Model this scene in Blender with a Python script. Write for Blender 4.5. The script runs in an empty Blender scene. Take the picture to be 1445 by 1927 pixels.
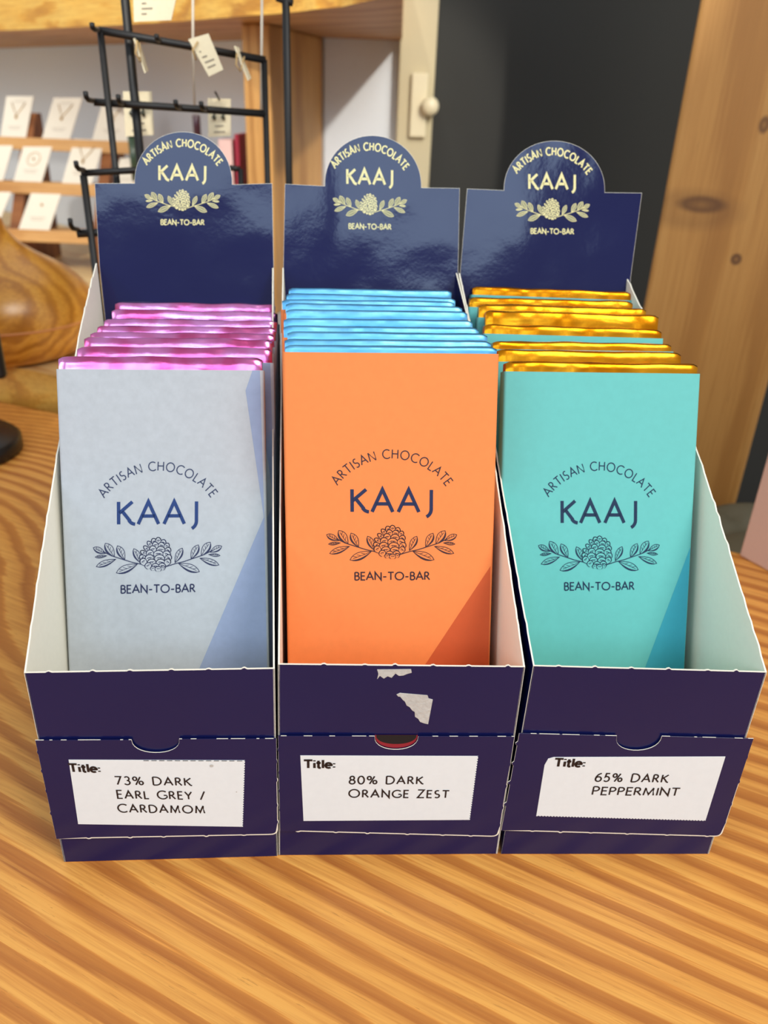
import bpy, bmesh, math, random
from mathutils import Vector, Matrix, noise
R = math.radians
S = bpy.context.scene
COL = S.collection

# ------------------------------------------------------------------ camera
FPX, PITCH, ROLL, CAMZ = 1482.3, 0.47473, 0.040435, 0.26737
IW, IH = 1445.0, 1927.0
CX, CY = 722.5, 963.5
_F = Vector((0, math.cos(PITCH), -math.sin(PITCH)))
_U = Vector((0, math.sin(PITCH), math.cos(PITCH)))
_R = Vector((1, 0, 0))
CR = _R * math.cos(ROLL) + _U * math.sin(ROLL)
CU = _U * math.cos(ROLL) - _R * math.sin(ROLL)
CAM = Vector((0, 0, CAMZ))
cd = bpy.data.cameras.new('camera')
cam = bpy.data.objects.new('camera', cd)
COL.objects.link(cam)
m3 = Matrix((CR, CU, -_F)).transposed()
cam.matrix_world = Matrix.Translation(CAM) @ m3.to_4x4()
cd.sensor_fit = 'VERTICAL'
cd.sensor_height = 36.0
cd.lens = FPX / IH * 36.0
cd.clip_start = 0.01
cd.clip_end = 50
cd.dof.use_dof = True
cd.dof.focus_distance = 0.29
cd.dof.aperture_fstop = 12.0
S.camera = cam

# ------------------------------------------------------------------ light
VS = S.view_settings
S.display_settings.display_device = 'sRGB'
VS.view_transform = 'Standard'
VS.look = 'None'
VS.gamma = 1.0
VS.use_curve_mapping = False
VS.exposure = 0.0
w = bpy.data.worlds.new('room_daylight')
S.world = w
w.use_nodes = True
bg = w.node_tree.nodes['Background']
bg.inputs[0].default_value = (0.95, 0.975, 1.0, 1)
bg.inputs[1].default_value = 0.60

def area(name, loc, target, size, size_y, power, color):
    l = bpy.data.lights.new(name, 'AREA')
    l.shape = 'RECTANGLE'
    l.size, l.size_y = size, size_y
    l.energy = power
    l.color = color
    o = bpy.data.objects.new(name, l)
    o.location = loc
    o.rotation_euler = (Vector(target) - Vector(loc)).to_track_quat('-Z', 'Y').to_euler()
    COL.objects.link(o)
    return o
area('ceiling_light', (0.85, -0.50, 1.50), (0.0, 0.35, 0.0), 0.7, 0.7, 19, (1.0, 0.95, 0.86))
area('window_and_fill_light', (-0.50, -2.1, 1.42), (0, 0.3, 0.2), 1.05, 0.75, 12, (0.60, 0.80, 1.0))
area('window_and_fill_light', (0.36, -2.1, 1.30), (0, 0.3, 0.2), 0.50, 0.75, 6, (0.60, 0.80, 1.0))
area('window_and_fill_light', (-1.5, -0.9, 0.95), (0, 0.3, 0.1), 0.7, 0.7, 6, (0.90, 0.96, 1.0))  # added soft fill from the left for the inner box walls, not a window
def spot(loc, target, energy, size, soft):
    sp = bpy.data.lights.new('track_spot', 'SPOT')
    sp.energy, sp.color, sp.spot_size, sp.spot_blend, sp.shadow_soft_size = energy, (1.0, 0.93, 0.82), R(size), .35, soft
    so = bpy.data.objects.new('track_spot', sp)
    so.location = loc
    so.rotation_euler = (Vector(target) - so.location).to_track_quat('-Z', 'Y').to_euler()
    COL.objects.link(so)
spot((-.30, -.35, 1.22), (-.46, 1.25, .12), 62, 34, .03)
spot((.55, -.50, .95), (-.05, 1.16, .20), 72, 13, .025)

# ------------------------------------------------------------------ helpers
def ray(px, py):
    return _F + CR * ((px - CX) / FPX) - CU * ((py - CY) / FPX)
def at_z(px, py, z):
    d = ray(px, py)
    return CAM + d * ((z - CAMZ) / d.z)
def at_y(px, py, Y):
    d = ray(px, py)
    return CAM + d * (Y / d.y)
def hit(M, o, n, px, py):
    """where the sight line of a photo point meets a plane given in the frame M"""
    Mi = M.inverted()
    c = Mi @ CAM
    d = Mi.to_3x3() @ ray(px, py)
    o, n = Vector(o), Vector(n)
    return c + d * ((o - c).dot(n) / d.dot(n))

class MB:
    def __init__(s):
        s.v, s.f, s.m, s.sm = [], [], [], []
        s.mats = []
    def mi(s, mat):
        if mat not in s.mats: s.mats.append(mat)
        return s.mats.index(mat)
    def add(s, vs, fs, mat, smooth=False):
        b = len(s.v)
        s.v += [tuple(v) for v in vs]
        k = s.mi(mat)
        for f in fs:
            s.f.append([b + i for i in f]); s.m.append(k); s.sm.append(smooth)
    def poly(s, pts, mat):
        s.add(pts, [list(range(len(pts)))], mat)
    def box(s, lo, hi, mat, M=None):
        x0, y0, z0 = lo; x1, y1, z1 = hi
        vs = [Vector(p) for p in ((x0,y0,z0),(x1,y0,z0),(x1,y1,z0),(x0,y1,z0),(x0,y0,z1),(x1,y0,z1),(x1,y1,z1),(x0,y1,z1))]
        if M: vs = [M @ v for v in vs]
        s.add(vs, [(0,3,2,1),(4,5,6,7),(0,1,5,4),(1,2,6,5),(2,3,7,6),(3,0,4,7)], mat)
    def tube(s, pts, r, mat, n=10):
        pts = [Vector(p) for p in pts]
        vs, fs = [], []
        up = None
        for i, p in enumerate(pts):
            a = pts[max(i-1, 0)]; b = pts[min(i+1, len(pts)-1)]
            t = (b - a).normalized()
            if up is None: up = Vector((0,0,1)) if abs(t.z) < .9 else Vector((1,0,0))
            x = t.cross(up).normalized(); y = x.cross(t).normalized(); up = y
            rr = r[i] if isinstance(r, (list, tuple)) else r
            for k in range(n):
                an = 2*math.pi*k/n
                vs.append(p + x*math.cos(an)*rr + y*math.sin(an)*rr)
        for i in range(len(pts)-1):
            for k in range(n):
                k2 = (k+1) % n
                fs.append((i*n+k, i*n+k2, (i+1)*n+k2, (i+1)*n+k))
        fs.append(list(range(n))[::-1]); fs.append([(len(pts)-1)*n+k for k in range(n)])
        s.add(vs, fs, mat, True)
    def lathe(s, prof, mat, n=64, c=(0,0,0)):
        vs, fs = [], []
        for r, z in prof:
            for k in range(n):
                a = 2*math.pi*k/n
                vs.append((c[0]+r*math.cos(a), c[1]+r*math.sin(a), c[2]+z))
        for i in range(len(prof)-1):
            for k in range(n):
                k2 = (k+1) % n
                fs.append((i*n+k, i*n+k2, (i+1)*n+k2, (i+1)*n+k))
        fs.append(list(range(n))[::-1]); fs.append([(len(prof)-1)*n+k for k in range(n)])
        s.add(vs, fs, mat, True)
    def build(s, name, parent=None, M=None, bevel=0, seg=2, autosmooth=None):
        me = bpy.data.meshes.new(name)
        me.from_pydata(s.v, [], s.f)
        for m in s.mats: me.materials.append(m)
        me.polygons.foreach_set('material_index', s.m)
        me.polygons.foreach_set('use_smooth', s.sm)
        me.update()
        o = bpy.data.objects.new(name, me)
        COL.objects.link(o)
        if parent: o.parent = parent
        if M: o.matrix_local = M
        if bevel:
            b = o.modifiers.new('bevel', 'BEVEL'); b.width = bevel; b.segments = seg; b.limit_method = 'ANGLE'; b.angle_limit = R(40)
        return o

def inset(poly, c):
    n = len(poly); out = []
    for i in range(n):
        a, b, d = poly[i-1], poly[i], poly[(i+1) % n]
        e1 = Vector((b[0]-a[0], b[1]-a[1])); e2 = Vector((d[0]-b[0], d[1]-b[1]))
        if e1.length < 1e-9 or e2.length < 1e-9: out.append(tuple(b)); continue
        e1.normalize(); e2.normalize()
        n1 = Vector((-e1.y, e1.x)); n2 = Vector((-e2.y, e2.x))
        m = n1 + n2
        k = m.length_squared
        m = n1 if k < 0.2 else m * (2.0 / k)
        cc = c(b[0], b[1]) if callable(c) else c
        out.append((b[0] + m.x*cc, b[1] + m.y*cc))
    return out
def area2(p): return sum(p[i-1][0]*p[i][1]-p[i][0]*p[i-1][1] for i in range(len(p)))
class Plane:
    def __init__(s, o, ux, uy, M=None):
        s.o, s.ux, s.uy = Vector(o), Vector(ux).normalized(), Vector(uy).normalized()
        s.n = s.ux.cross(s.uy).normalized()      # towards the viewer
        s.M = M or Matrix.Identity(4)
    def p(s, u, v, h=0.0): return s.o + s.ux*u + s.uy*v + s.n*h
    def hit(s, px, py):
        q = hit(s.M, s.o, s.n, px, py) - s.o
        return (q.dot(s.ux), q.dot(s.uy))
def plate(mb, poly, pl, th, mf, mbk, me, ch=0.00025, h=0.0):
    """a card: outer face on the plane, thickness behind it, worn edge around it"""
    if area2(poly) < 0: poly = poly[::-1]
    n = len(poly)
    a = inset(poly, ch)
    cmax = ch if not callable(ch) else .0001
    mb.poly([pl.p(u, v, h) for u, v in a], mf)
    vs = [pl.p(u, v, h) for u, v in a] + [pl.p(u, v, h - cmax*.6) for u, v in poly] + [pl.p(u, v, h - th) for u, v in poly]
    fs = []
    for i in range(n):
        j = (i+1) % n
        fs = [(n+i, n+j, j, i), (2*n+i, 2*n+j, n+j, n+i)]
        mm = me((poly[i][0]+poly[j][0])/2, (poly[i][1]+poly[j][1])/2) if callable(me) else me
        b0 = len(mb.v); mb.add([vs[k] for k in (n+i, n+j, j, i, 2*n+i, 2*n+j)], [(0,1,2,3), (4,5,1,0)], mm)
    mb.poly([pl.p(u, v, h - th) for u, v in poly][::-1], mbk)

def thing(name, label, cat, M=None, group=None):
    o = bpy.data.objects.new(name, None)
    COL.objects.link(o)
    o.empty_display_size = 0.02
    if M: o.matrix_world = M
    return tag(o, label, cat, group)
def tag(o, label, cat, group=None, kind=None):
    if label: o['label'] = label
    if cat: o['category'] = cat
    if group: o['group'] = group
    if kind: o['kind'] = kind
    return o

# ------------------------------------------------------------------ materials
def srgb(r, g, b):
    return tuple(((c/255)/12.92 if c/255 <= .04045 else ((c/255+.055)/1.055)**2.4) for c in (r, g, b)) + (1,)
class NT:
    def __init__(s, name):
        s.mat = bpy.data.materials.new(name); s.mat.use_nodes = True
        s.t = s.mat.node_tree; s.b = s.t.nodes['Principled BSDF']
    def n(s, kind, **kw):
        o = s.t.nodes.new(kind)
        for k, v in kw.items():
            if hasattr(o, k): setattr(o, k, v)
            else: o.inputs[k].default_value = v
        return o
    def l(s, a, b): s.t.links.new(a, b)
    def math(s, op, a, b=None, c=None):
        o = s.t.nodes.new('ShaderNodeMath'); o.operation = op
        for i, x in enumerate((a, b, c)):
            if x is None: continue
            if isinstance(x, (int, float)): o.inputs[i].default_value = x
            else: s.l(x, o.inputs[i])
        return o.outputs[0]
    def ramp(s, fac, stops, interp='LINEAR'):
        o = s.t.nodes.new('ShaderNodeValToRGB'); o.color_ramp.interpolation = interp
        e = o.color_ramp.elements
        while len(e) > 1: e.remove(e[-1])
        e[0].position, e[0].color = stops[0]
        for p, c in stops[1:]:
            x = e.new(p); x.color = c
        s.l(fac, o.inputs[0])
        return o.outputs[0]
    def lm(s, a, b): return tuple((x+y)/2 for x, y in zip(a, b))
    def mix(s, fac, a, b, mode='MIX'):
        o = s.t.nodes.new('ShaderNodeMix'); o.data_type = 'RGBA'; o.blend_type = mode
        for i, x in ((0, fac), (6, a), (7, b)):
            if hasattr(x, 'is_linked'): s.l(x, o.inputs[i])
            else: o.inputs[i].default_value = x
        return o.outputs[2]
    def coords(s, rot=(0,0,0), scale=(1,1,1), loc=(0,0,0)):
        tc = s.t.nodes.new('ShaderNodeTexCoord'); mp = s.t.nodes.new('ShaderNodeMapping')
        s.l(tc.outputs['Object'], mp.inputs[0])
        mp.inputs['Rotation'].default_value = rot; mp.inputs['Scale'].default_value = scale; mp.inputs['Location'].default_value = loc
        return mp.outputs[0]
    def noise(s, vec, scale, detail=3, rough=.5, dist=0):
        o = s.t.nodes.new('ShaderNodeTexNoise'); s.l(vec, o.inputs['Vector'])
        o.inputs['Scale'].default_value = scale; o.inputs['Detail'].default_value = detail
        o.inputs['Roughness'].default_value = rough; o.inputs['Distortion'].default_value = dist
        return o.outputs['Fac']
    def bump(s, h, strength, dist):
        o = s.t.nodes.new('ShaderNodeBump'); s.l(h, o.inputs['Height'])
        o.inputs['Strength'].default_value = strength; o.inputs['Distance'].default_value = dist
        s.l(o.outputs[0], s.b.inputs['Normal'])
def plain(name, col, rough=.5, metal=0, bump=None, mottle=0, coat=0, spec=None):
    m = NT(name)
    c = m.coords()
    m.b.inputs['Roughness'].default_value = rough
    m.b.inputs['Metallic'].default_value = metal
    if spec is not None: m.b.inputs['Specular IOR Level'].default_value = spec
    if coat: m.b.inputs['Coat Weight'].default_value = coat; m.b.inputs['Coat Roughness'].default_value = .08
    f = m.noise(c, bump[0] if bump else 60, 4)
    k = mottle if mottle else .03
    a = tuple(x*(1-k) for x in col[:3]) + (1,); b = tuple(min(1, x*(1+k)) for x in col[:3]) + (1,)
    m.l(m.mix(m.noise(c, 400, 3), a, b), m.b.inputs['Base Color'])
    if bump: m.bump(f, bump[1], bump[2])
    return m.mat

def wood_rings(name, rot, freq, light, mid, dark, warp=.02, rough=.45, fibre=True, bulge=None, axis='Y', stretch=(1,1,1), contrast=.5, wiggle=3.0, coat=0):
    """growth rings cut along the board: bands across `axis`, bent by slow noise"""
    m = NT(name)
    tc = m.t.nodes.new('ShaderNodeTexCoord')
    mp = m.n('ShaderNodeMapping'); mp.inputs['Rotation'].default_value = rot
    m.l(tc.outputs['Object'], mp.inputs[0])
    sx = m.n('ShaderNodeSeparateXYZ'); m.l(mp.outputs[0], sx.inputs[0])
    st = m.n('ShaderNodeMapping'); st.inputs['Scale'].default_value = stretch; m.l(mp.outputs[0], st.inputs[0])
    n1 = m.noise(st.outputs[0], wiggle, 2, .5)
    n2 = m.noise(st.outputs[0], wiggle*6, 2, .5)
    q = m.math('ADD', sx.outputs[axis], m.math('MULTIPLY', m.math('SUBTRACT', n1, .5), warp))
    q = m.math('ADD', q, m.math('MULTIPLY', m.math('SUBTRACT', n2, .5), warp*.18))
    for (bx, by, amp, sig) in (bulge or []):
        dx = m.math('SUBTRACT', sx.outputs['X'], bx); dy = m.math('SUBTRACT', sx.outputs['Y' if axis != 'X' else 'Z'], by)
        d2 = m.math('ADD', m.math('MULTIPLY', dx, dx), m.math('MULTIPLY', dy, dy))
        g = m.math('MULTIPLY', m.math('EXPONENT', m.math('MULTIPLY', d2, -1.0/(sig*sig))), amp)
        q = m.math('ADD', q, g)
    if fibre:      # ring edges broken up along the fibres
        hm = m.n('ShaderNodeMapping'); hm.inputs['Scale'].default_value = tuple({'Y': (11, 640, 640), 'X': (420, 420, 8)}[axis if axis in 'XY' else 'Y'])
        m.l(mp.outputs[0], hm.inputs[0])
        q = m.math('ADD', q, m.math('MULTIPLY', m.math('SUBTRACT', m.noise(hm.outputs[0], 1.0, 3, .6), .5), .55/freq))
    saw = m.math('FRACT', m.math('MULTIPLY', q, freq))
    col = m.ramp(saw, [(0, light), (contrast*.8, m.lm(light, mid)), (contrast+.10, dark), (.86, m.lm(dark, mid)), (.90, mid), (.95, light)])
    # some rings are fainter than others
    big = m.noise(st.outputs[0], wiggle*2.2, 1)
    base = m.mix(m.math('MULTIPLY', m.math('POWER', big, 2.0), .9), col, mid)
    if fibre:
        fm = m.n('ShaderNodeMapping'); fm.inputs['Scale'].default_value = tuple(x*1.0 for x in {'Y': (60, 900, 900), 'X': (500, 500, 22)}[axis if axis in 'XY' else 'Y'])
        m.l(mp.outputs[0], fm.inputs[0])
        f = m.noise(fm.outputs[0], 1.0, 3, .6)
        base = m.mix(m.math('MULTIPLY', m.math('GREATER_THAN', f, .66), .35), base, tuple(x*.62 for x in dark[:3]) + (1,))
        base = m.mix(m.math('MULTIPLY', f, .25), base, light)
        gm = m.n('ShaderNodeMapping'); gm.inputs['Scale'].default_value = tuple({'Y': (14, 420, 420), 'X': (300, 300, 9)}[axis if axis in 'XY' else 'Y'])
        m.l(mp.outputs[0], gm.inputs[0])
        g2 = m.noise(gm.outputs[0], 1.0, 3, .7)
        base = m.mix(m.ramp(g2, [(.42, (0,0,0,1)), (.72, (.7,.7,.7,1))]), base, m.mix(.5, mid, dark))
        m.bump(f, .12, .0004)
    m.l(base, m.b.inputs['Base Color'])
    m.b.inputs['Roughness'].default_value = rough
    if coat: m.b.inputs['Coat Weight'].default_value = coat; m.b.inputs['Coat Roughness'].default_value = .25
    return m

NAVY = srgb(28, 34, 92)
def navy_card(name, rough, b1, seed):
    m = NT(name)
    c = m.coords(loc=(seed, seed*.7, 0))
    m.l(m.mix(m.noise(c, 20, 2), srgb(13, 19, 70), srgb(17, 22, 76)), m.b.inputs['Base Color'])
    m.b.inputs['Roughness'].default_value = rough
    m.b.inputs['Specular IOR Level'].default_value = .38
    f = m.math('ADD', m.noise(c, 14, 2, .5), m.math('MULTIPLY', m.noise(c, 700, 2), .006))
    f = m.math('ADD', f, m.math('MULTIPLY', m.noise(c, 130, 2), .02))
    m.bump(f, b1, .01)
    return m.mat
M_NAVY_GLOSS = navy_card('navy_gloss_card',   .09, .22, 0)
M_NAVY = navy_card('navy_satin_card', .24, .10, 3)
M_CARD = plain('white_carton', srgb(250, 246, 230), .75, mottle=.03)
M_EDGE = plain('torn_carton_edge', srgb(243, 238, 222), .8)
M_GOLD = plain('cream_gold_print', srgb(240, 230, 165), .35, metal=.0)
M_GILT = plain('dull_gilt_print', srgb(150, 148, 112), .4)
M_LABEL = plain('white_sticker', srgb(232, 238, 240), .55, mottle=.03)
M_INK = plain('black_ink', srgb(30, 14, 14), .6)
M_RED = plain('dark_red_card', srgb(150, 26, 44), .5)
M_BLACK = plain('painted_hole_shade', srgb(14, 8, 14), .7)
M_TORN = plain('torn_paper', srgb(196, 194, 188), .8, mottle=.22, bump=(500, .4, .001))
M_PRINT_NAVY = plain('navy_print', srgb(28, 36, 78), .3, metal=.0)
M_PRINT_BLUE = plain('navy_foil_print', srgb(40, 62, 112), .28, metal=.55)
M_PRINT_DARK = plain('dark_navy_print', srgb(52, 26, 38), .4)
M_PRINT_TEAL = plain('navy_teal_print', srgb(18, 46, 78), .35)
def foil(name, c1, c2, rough, crumple):
    m = NT(name)
    c = m.coords()
    oi = m.n('ShaderNodeObjectInfo')
    mp = m.n('ShaderNodeVectorMath', operation='ADD'); m.l(c, mp.inputs[0])
    cv = m.n('ShaderNodeCombineXYZ'); m.l(m.math('MULTIPLY', oi.outputs['Random'], 9.0), cv.inputs[0]); m.l(cv.outputs[0], mp.inputs[1])
    v = mp.outputs[0]
    m.l(m.mix(m.ramp(m.noise(v, 55, 2), [(.38, (0,0,0,1)), (.62, (1,1,1,1))]), c1, c2), m.b.inputs['Base Color'])
    m.b.inputs['Metallic'].default_value = 1.0
    m.b.inputs['Roughness'].default_value = rough
    st = m.n('ShaderNodeMapping'); st.inputs['Scale'].default_value = (.28, 1, 1); m.l(v, st.inputs[0])
    h = m.math('ADD', m.noise(st.outputs[0], 150, 2, .5, .4), m.math('MULTIPLY', m.noise(v, 420, 1), .10))
    m.bump(h, crumple, .0012)
    return m.mat
M_PINK = foil('pink_foil', srgb(228, 152, 216), srgb(204, 84, 140), .22, .36)  # crimson blotches paint reflected tones into the pink foil colour
M_BLUE = foil('blue_foil', srgb(98, 172, 222), srgb(118, 190, 232), .40, .30)
M_GFOIL = foil('gold_foil', srgb(214, 146, 30), srgb(196, 118, 12), .27, .32)
M_GREY1 = plain('grey_paper', srgb(184, 191, 198), .85, mottle=.10)
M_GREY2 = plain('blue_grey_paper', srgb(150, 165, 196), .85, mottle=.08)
M_OR1 = plain('orange_paper', srgb(246, 140, 74), .75, mottle=.05)
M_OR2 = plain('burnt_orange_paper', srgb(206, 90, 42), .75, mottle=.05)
M_TEAL1 = plain('mint_paper', srgb(106, 194, 190), .8, mottle=.05)
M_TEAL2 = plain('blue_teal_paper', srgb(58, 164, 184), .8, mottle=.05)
M_IRON = plain('black_iron', srgb(13, 12, 13), .5, bump=(200, .1, .001))
M_PLASTIC = plain('black_plastic', srgb(20, 21, 23), .35)
M_TAG = plain('cream_tag_paper', srgb(232, 222, 190), .8, mottle=.06)
M_STRING = plain('jute_string', srgb(190, 160, 110), .9)
M_CLEAR = plain('pale_thread', srgb(205, 196, 180), .7)
M_JCARD = plain('ivory_jewelry_card', srgb(240, 232, 214), .8, mottle=.02)
M_CHAIN = plain('gold_chain', srgb(186, 150, 84), .4, metal=.6)
M_SCRIB = plain('grey_scribble', srgb(140, 130, 115), .8)

# ------------------------------------------------------------------ lettering
def arc(cx, cy, rx, ry, a0, a1, n=14):
    return [(cx + rx*math.cos(R(a0+(a1-a0)*i/n)), cy + ry*math.sin(R(a0+(a1-a0)*i/n))) for i in range(n+1)]
G = {
 'A': (.80, [[(0,0),(.40,1),(.80,0)], [(.15,.36),(.65,.36)]]),
 'B': (.55, [[(.05,0),(.05,1)], [(.05,1),(.25,1)]+arc(.25,.765,.22,.235,90,-90)+[(.05,.53)], [(.25,.53)]+arc(.27,.265,.26,.265,90,-90)+[(.05,0)]]),
 'C': (.80, [arc(.50,.5,.48,.5,48,312,22)]),
 'D': (.78, [[(.05,0),(.05,1)], [(.05,1),(.25,1)]+arc(.27,.5,.48,.5,90,-90,18)+[(.05,0)]]),
 'E': (.50, [[(.50,1),(.05,1),(.05,0),(.50,0)], [(.05,.53),(.45,.53)]]),
 'G': (.86, [arc(.50,.5,.48,.5,48,320,22)+[(.86,.12),(.86,.45)], [(.86,.45),(.60,.45)]]),
 'H': (.74, [[(.05,0),(.05,1)], [(.69,0),(.69,1)], [(.05,.53),(.69,.53)]]),
 'I': (.12, [[(.06,0),(.06,1)]]),
 'J': (.36, [[(.30,1),(.30,.12)]+arc(-.02,.12,.32,.38,0,-62,8)]),
 'K': (.70, [[(.05,0),(.05,1)], [(.62,1),(.08,.50)], [(.20,.58),(.50,.17)]+arc(.74,.34,.30,.34,215,268,6)]),
 'L': (.46, [[(.05,1),(.05,0),(.46,0)]]),
 'M': (.95, [[(.05,0),(.14,1),(.475,.12),(.81,1),(.90,0)]]),
 'N': (.78, [[(.05,0),(.05,1),(.73,0),(.73,1)]]),
 'O': (1.0, [arc(.50,.5,.47,.5,90,450,28)]),
 'P': (.54, [[(.05,0),(.05,1)], [(.05,1),(.25,1)]+arc(.25,.74,.25,.26,90,-90)+[(.05,.48)]]),
 'R': (.60, [[(.05,0),(.05,1)], [(.05,1),(.25,1)]+arc(.25,.75,.22,.25,90,-90)+[(.05,.50)], [(.24,.50),(.60,0)]]),
 'S': (.52, [arc(.27,.745,.21,.25,50,270,14)+arc(.26,.25,.23,.25,88,-140,14)]),
 'T': (.66, [[(0,1),(.66,1)], [(.33,1),(.33,0)]]),
 'Y': (.66, [[(0,1),(.33,.46),(.66,1)], [(.33,.46),(.33,0)]]),
 'Z': (.62, [[(.02,1),(.58,1),(.02,0),(.62,0)]]),
 '0': (.62, [arc(.31,.5,.28,.5,90,450,24)]),
 '3': (.52, [arc(.25,.755,.20,.245,150,-90,14), arc(.24,.265,.25,.265,90,-150,14)]),
 '5': (.52, [[(.46,1),(.14,1),(.09,.56)]+arc(.23,.31,.25,.31,115,-145,16)]),
 '6': (.56, [arc(.28,.29,.26,.29,90,450,20), arc(.62,.28,.60,.74,102,182,12)]),
 '7': (.54, [[(.0,1),(.52,1),(.16,0)]]),
 '8': (.54, [arc(.27,.765,.19,.235,90,450,18), arc(.27,.265,.25,.265,90,450,18)]),
 '%': (.92, [arc(.20,.76,.17,.22,90,450,16), arc(.72,.24,.17,.22,90,450,16), [(.68,1),(.24,0)]]),
 '/': (.42, [[(.0,-.05),(.40,1.0)]]),
 '-': (.44, [[(.04,.40),(.40,.40)]]),
 ' ': (.34, []),
 'i': (.20, [[(.10,0),(.10,.66)], [(.10,.86),(.10,1.0)]]),
 't': (.36, [[(.16,.95),(.16,.10),(.22,.02),(.34,.02)], [(.0,.66),(.34,.66)]]),
 'l': (.20, [[(.10,0),(.10,1.04)]]),
 'e': (.56, [[(.05,.36),(.50,.36)]+arc(.28,.34,.23,.32,5,310,16)]),
 ':': (.20, [[(.10,.06),(.10,.20)], [(.10,.48),(.10,.62)]]),
}
def ribbon(pts, w):
    pts = [Vector((p[0], p[1])) for p in pts]
    q = [pts[0]]
    for p in pts[1:]:
        if (p - q[-1]).length > 1e-7: q.append(p)
    closed = (q[0]-q[-1]).length < 1e-6 and len(q) > 3
    if closed: q = q[:-1]
    n = len(q); L, Rr = [], []
    for i in range(n):
        if closed: a, b, c = q[i-1], q[i], q[(i+1) % n]
        else: a, b, c = q[max(i-1,0)], q[i], q[min(i+1,n-1)]
        e1 = (b-a) if (b-a).length > 1e-9 else (c-b); e2 = (c-b) if (c-b).length > 1e-9 else (b-a)
        e1 = e1.normalized(); e2 = e2.normalized()
        n1 = Vector((-e1.y, e1.x)); n2 = Vector((-e2.y, e2.x)); m = n1+n2
        k = m.length_squared
        m = n1 if k < .35 else m*(2/k)
        L.append(b + m*(w/2)); Rr.append(b - m*(w/2))
    quads = []
    for i in range(n if closed else n-1):
        j = (i+1) % n
        quads.append((Rr[i], Rr[j], L[j], L[i]))
    return quads
class Ink:
    """flat print on a plane: an affine map from design units to the plane"""
    def __init__(s, mb, pl, o, ex, ey, h):
        s.mb, s.pl, s.o, s.ex, s.ey, s.h = mb, pl, Vector(o), Vector(ex), Vector(ey), h
    def P(s, x, y, dh=0):
        q = s.o + s.ex*x + s.ey*y
        return s.pl.p(q.x, q.y, s.h + dh)
    def stroke(s, pts, w, mat, dh=0):
        for qd in ribbon(pts, w): s.mb.poly([s.P(a.x, a.y, dh) for a in qd], mat)
    def fill(s, pts, mat, dh=0):
        if area2(pts) < 0: pts = pts[::-1]
        s.mb.poly([s.P(x, y, dh) for x, y in pts], mat)
def text_width(t, sp):
    x = 0
    for i, ch in enumerate(t):
        x += G[ch][0] + (sp if i < len(t)-1 else 0)
    return x
def text(ink, t, x0, y0, width, cap, stroke, mat, sp=.16, small=1.0, dh=0):
    def sc(i): return 1.0 if small == 1 or i == 0 or t[i-1] == ' ' or not t[i].isalpha() else small
    tot = sum(G[c][0]*sc(i) for i, c in enumerate(t)) + sp*(len(t)-1)
    k = width/tot
    x = 0
    for i, c in enumerate(t):
        a = sc(i)
        for pl in G[c][1]:
            ink.stroke([(x0 + (x + px*a)*k, y0 + py*cap*a) for px, py in pl], stroke, mat, dh)
        x += G[c][0]*a + sp
def arc_text(ink, t, cy, rad, span, cap, stroke, mat, sp=.2, kx=None):
    kx = kx or cap
    tot = text_width(t, sp)
    x = 0
    for c in t:
        for pl in G[c][1]:
            pts = []
            gm = (x + G[c][0]/2)/tot
            am = span/2 - span*gm
            ca, sa = math.cos(am), math.sin(am)
            unit = span*rad/tot
            for px, py in pl:
                lx = (px - G[c][0]/2)*unit; ly = rad + py*cap
                pts.append((lx*ca - ly*sa if False else ly*math.sin(-am) + lx*ca, cy + ly*ca - lx*math.sin(-am)))
            ink.stroke(pts, stroke, mat)
        x += G[c][0] + sp
LEAVES = [((865,970),(925,848),55), ((1000,940),(1060,822),60), ((1085,915),(1160,800),66), ((1160,885),(1258,835),48),
          ((1150,905),(1243,915),24), ((1075,935),(1235,995),50), ((895,978),(1070,1050),64)]
STEM = [(745,1018),(800,1000),(870,978),(940,962),(1000,942),(1060,922),(1110,905),(1180,868)]
SCALES = [(690,790,44,46,25),(725,782,44,44,5),(765,800,44,44,-20),(655,812,34,50,38),(700,820,48,46,15),(750,825,56,46,-8),(795,828,40,42,-30),
          (630,850,34,56,48),(680,855,56,50,18),(745,860,70,48,0),(805,866,48,44,-30),(605,885,34,52,58),(655,890,62,50,22),(725,895,80,50,2),(795,898,64,48,-22),
          (596,925,44,50,55),(650,930,72,50,16),(735,932,84,52,0),(808,930,52,50,-34),(600,958,56,46,40),(668,966,72,48,10),(745,968,76,48,-4),(802,964,50,46,-36),
          (640,992,56,40,26),(700,1000,62,42,4),(758,998,58,42,-14),(680,1015,40,28,10),(725,1020,56,32,0),(765,1012,34,28,-18)]
def cpt(x, y): return ((x - 722.5)/4.516, -(y - 900)/4.516 - 64.3)
def leaf_shape(a, b, w, n=9):
    a, b = Vector(a), Vector(b); d = b-a; L = d.length; t = d/L; nn = Vector((-t.y, t.x))
    up, dn = [], []
    for i in range(n+1):
        f = i/n
        ww = w/2 * (math.sin(math.pi*min(1, f**1.25))**.75 if 0 < f < 1 else 0)
        up.append(a + t*(L*f) + nn*ww); dn.append(a + t*(L*f) - nn*ww)
    return [tuple(p) for p in up] + [tuple(p) for p in dn[-2:0:-1]]
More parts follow.
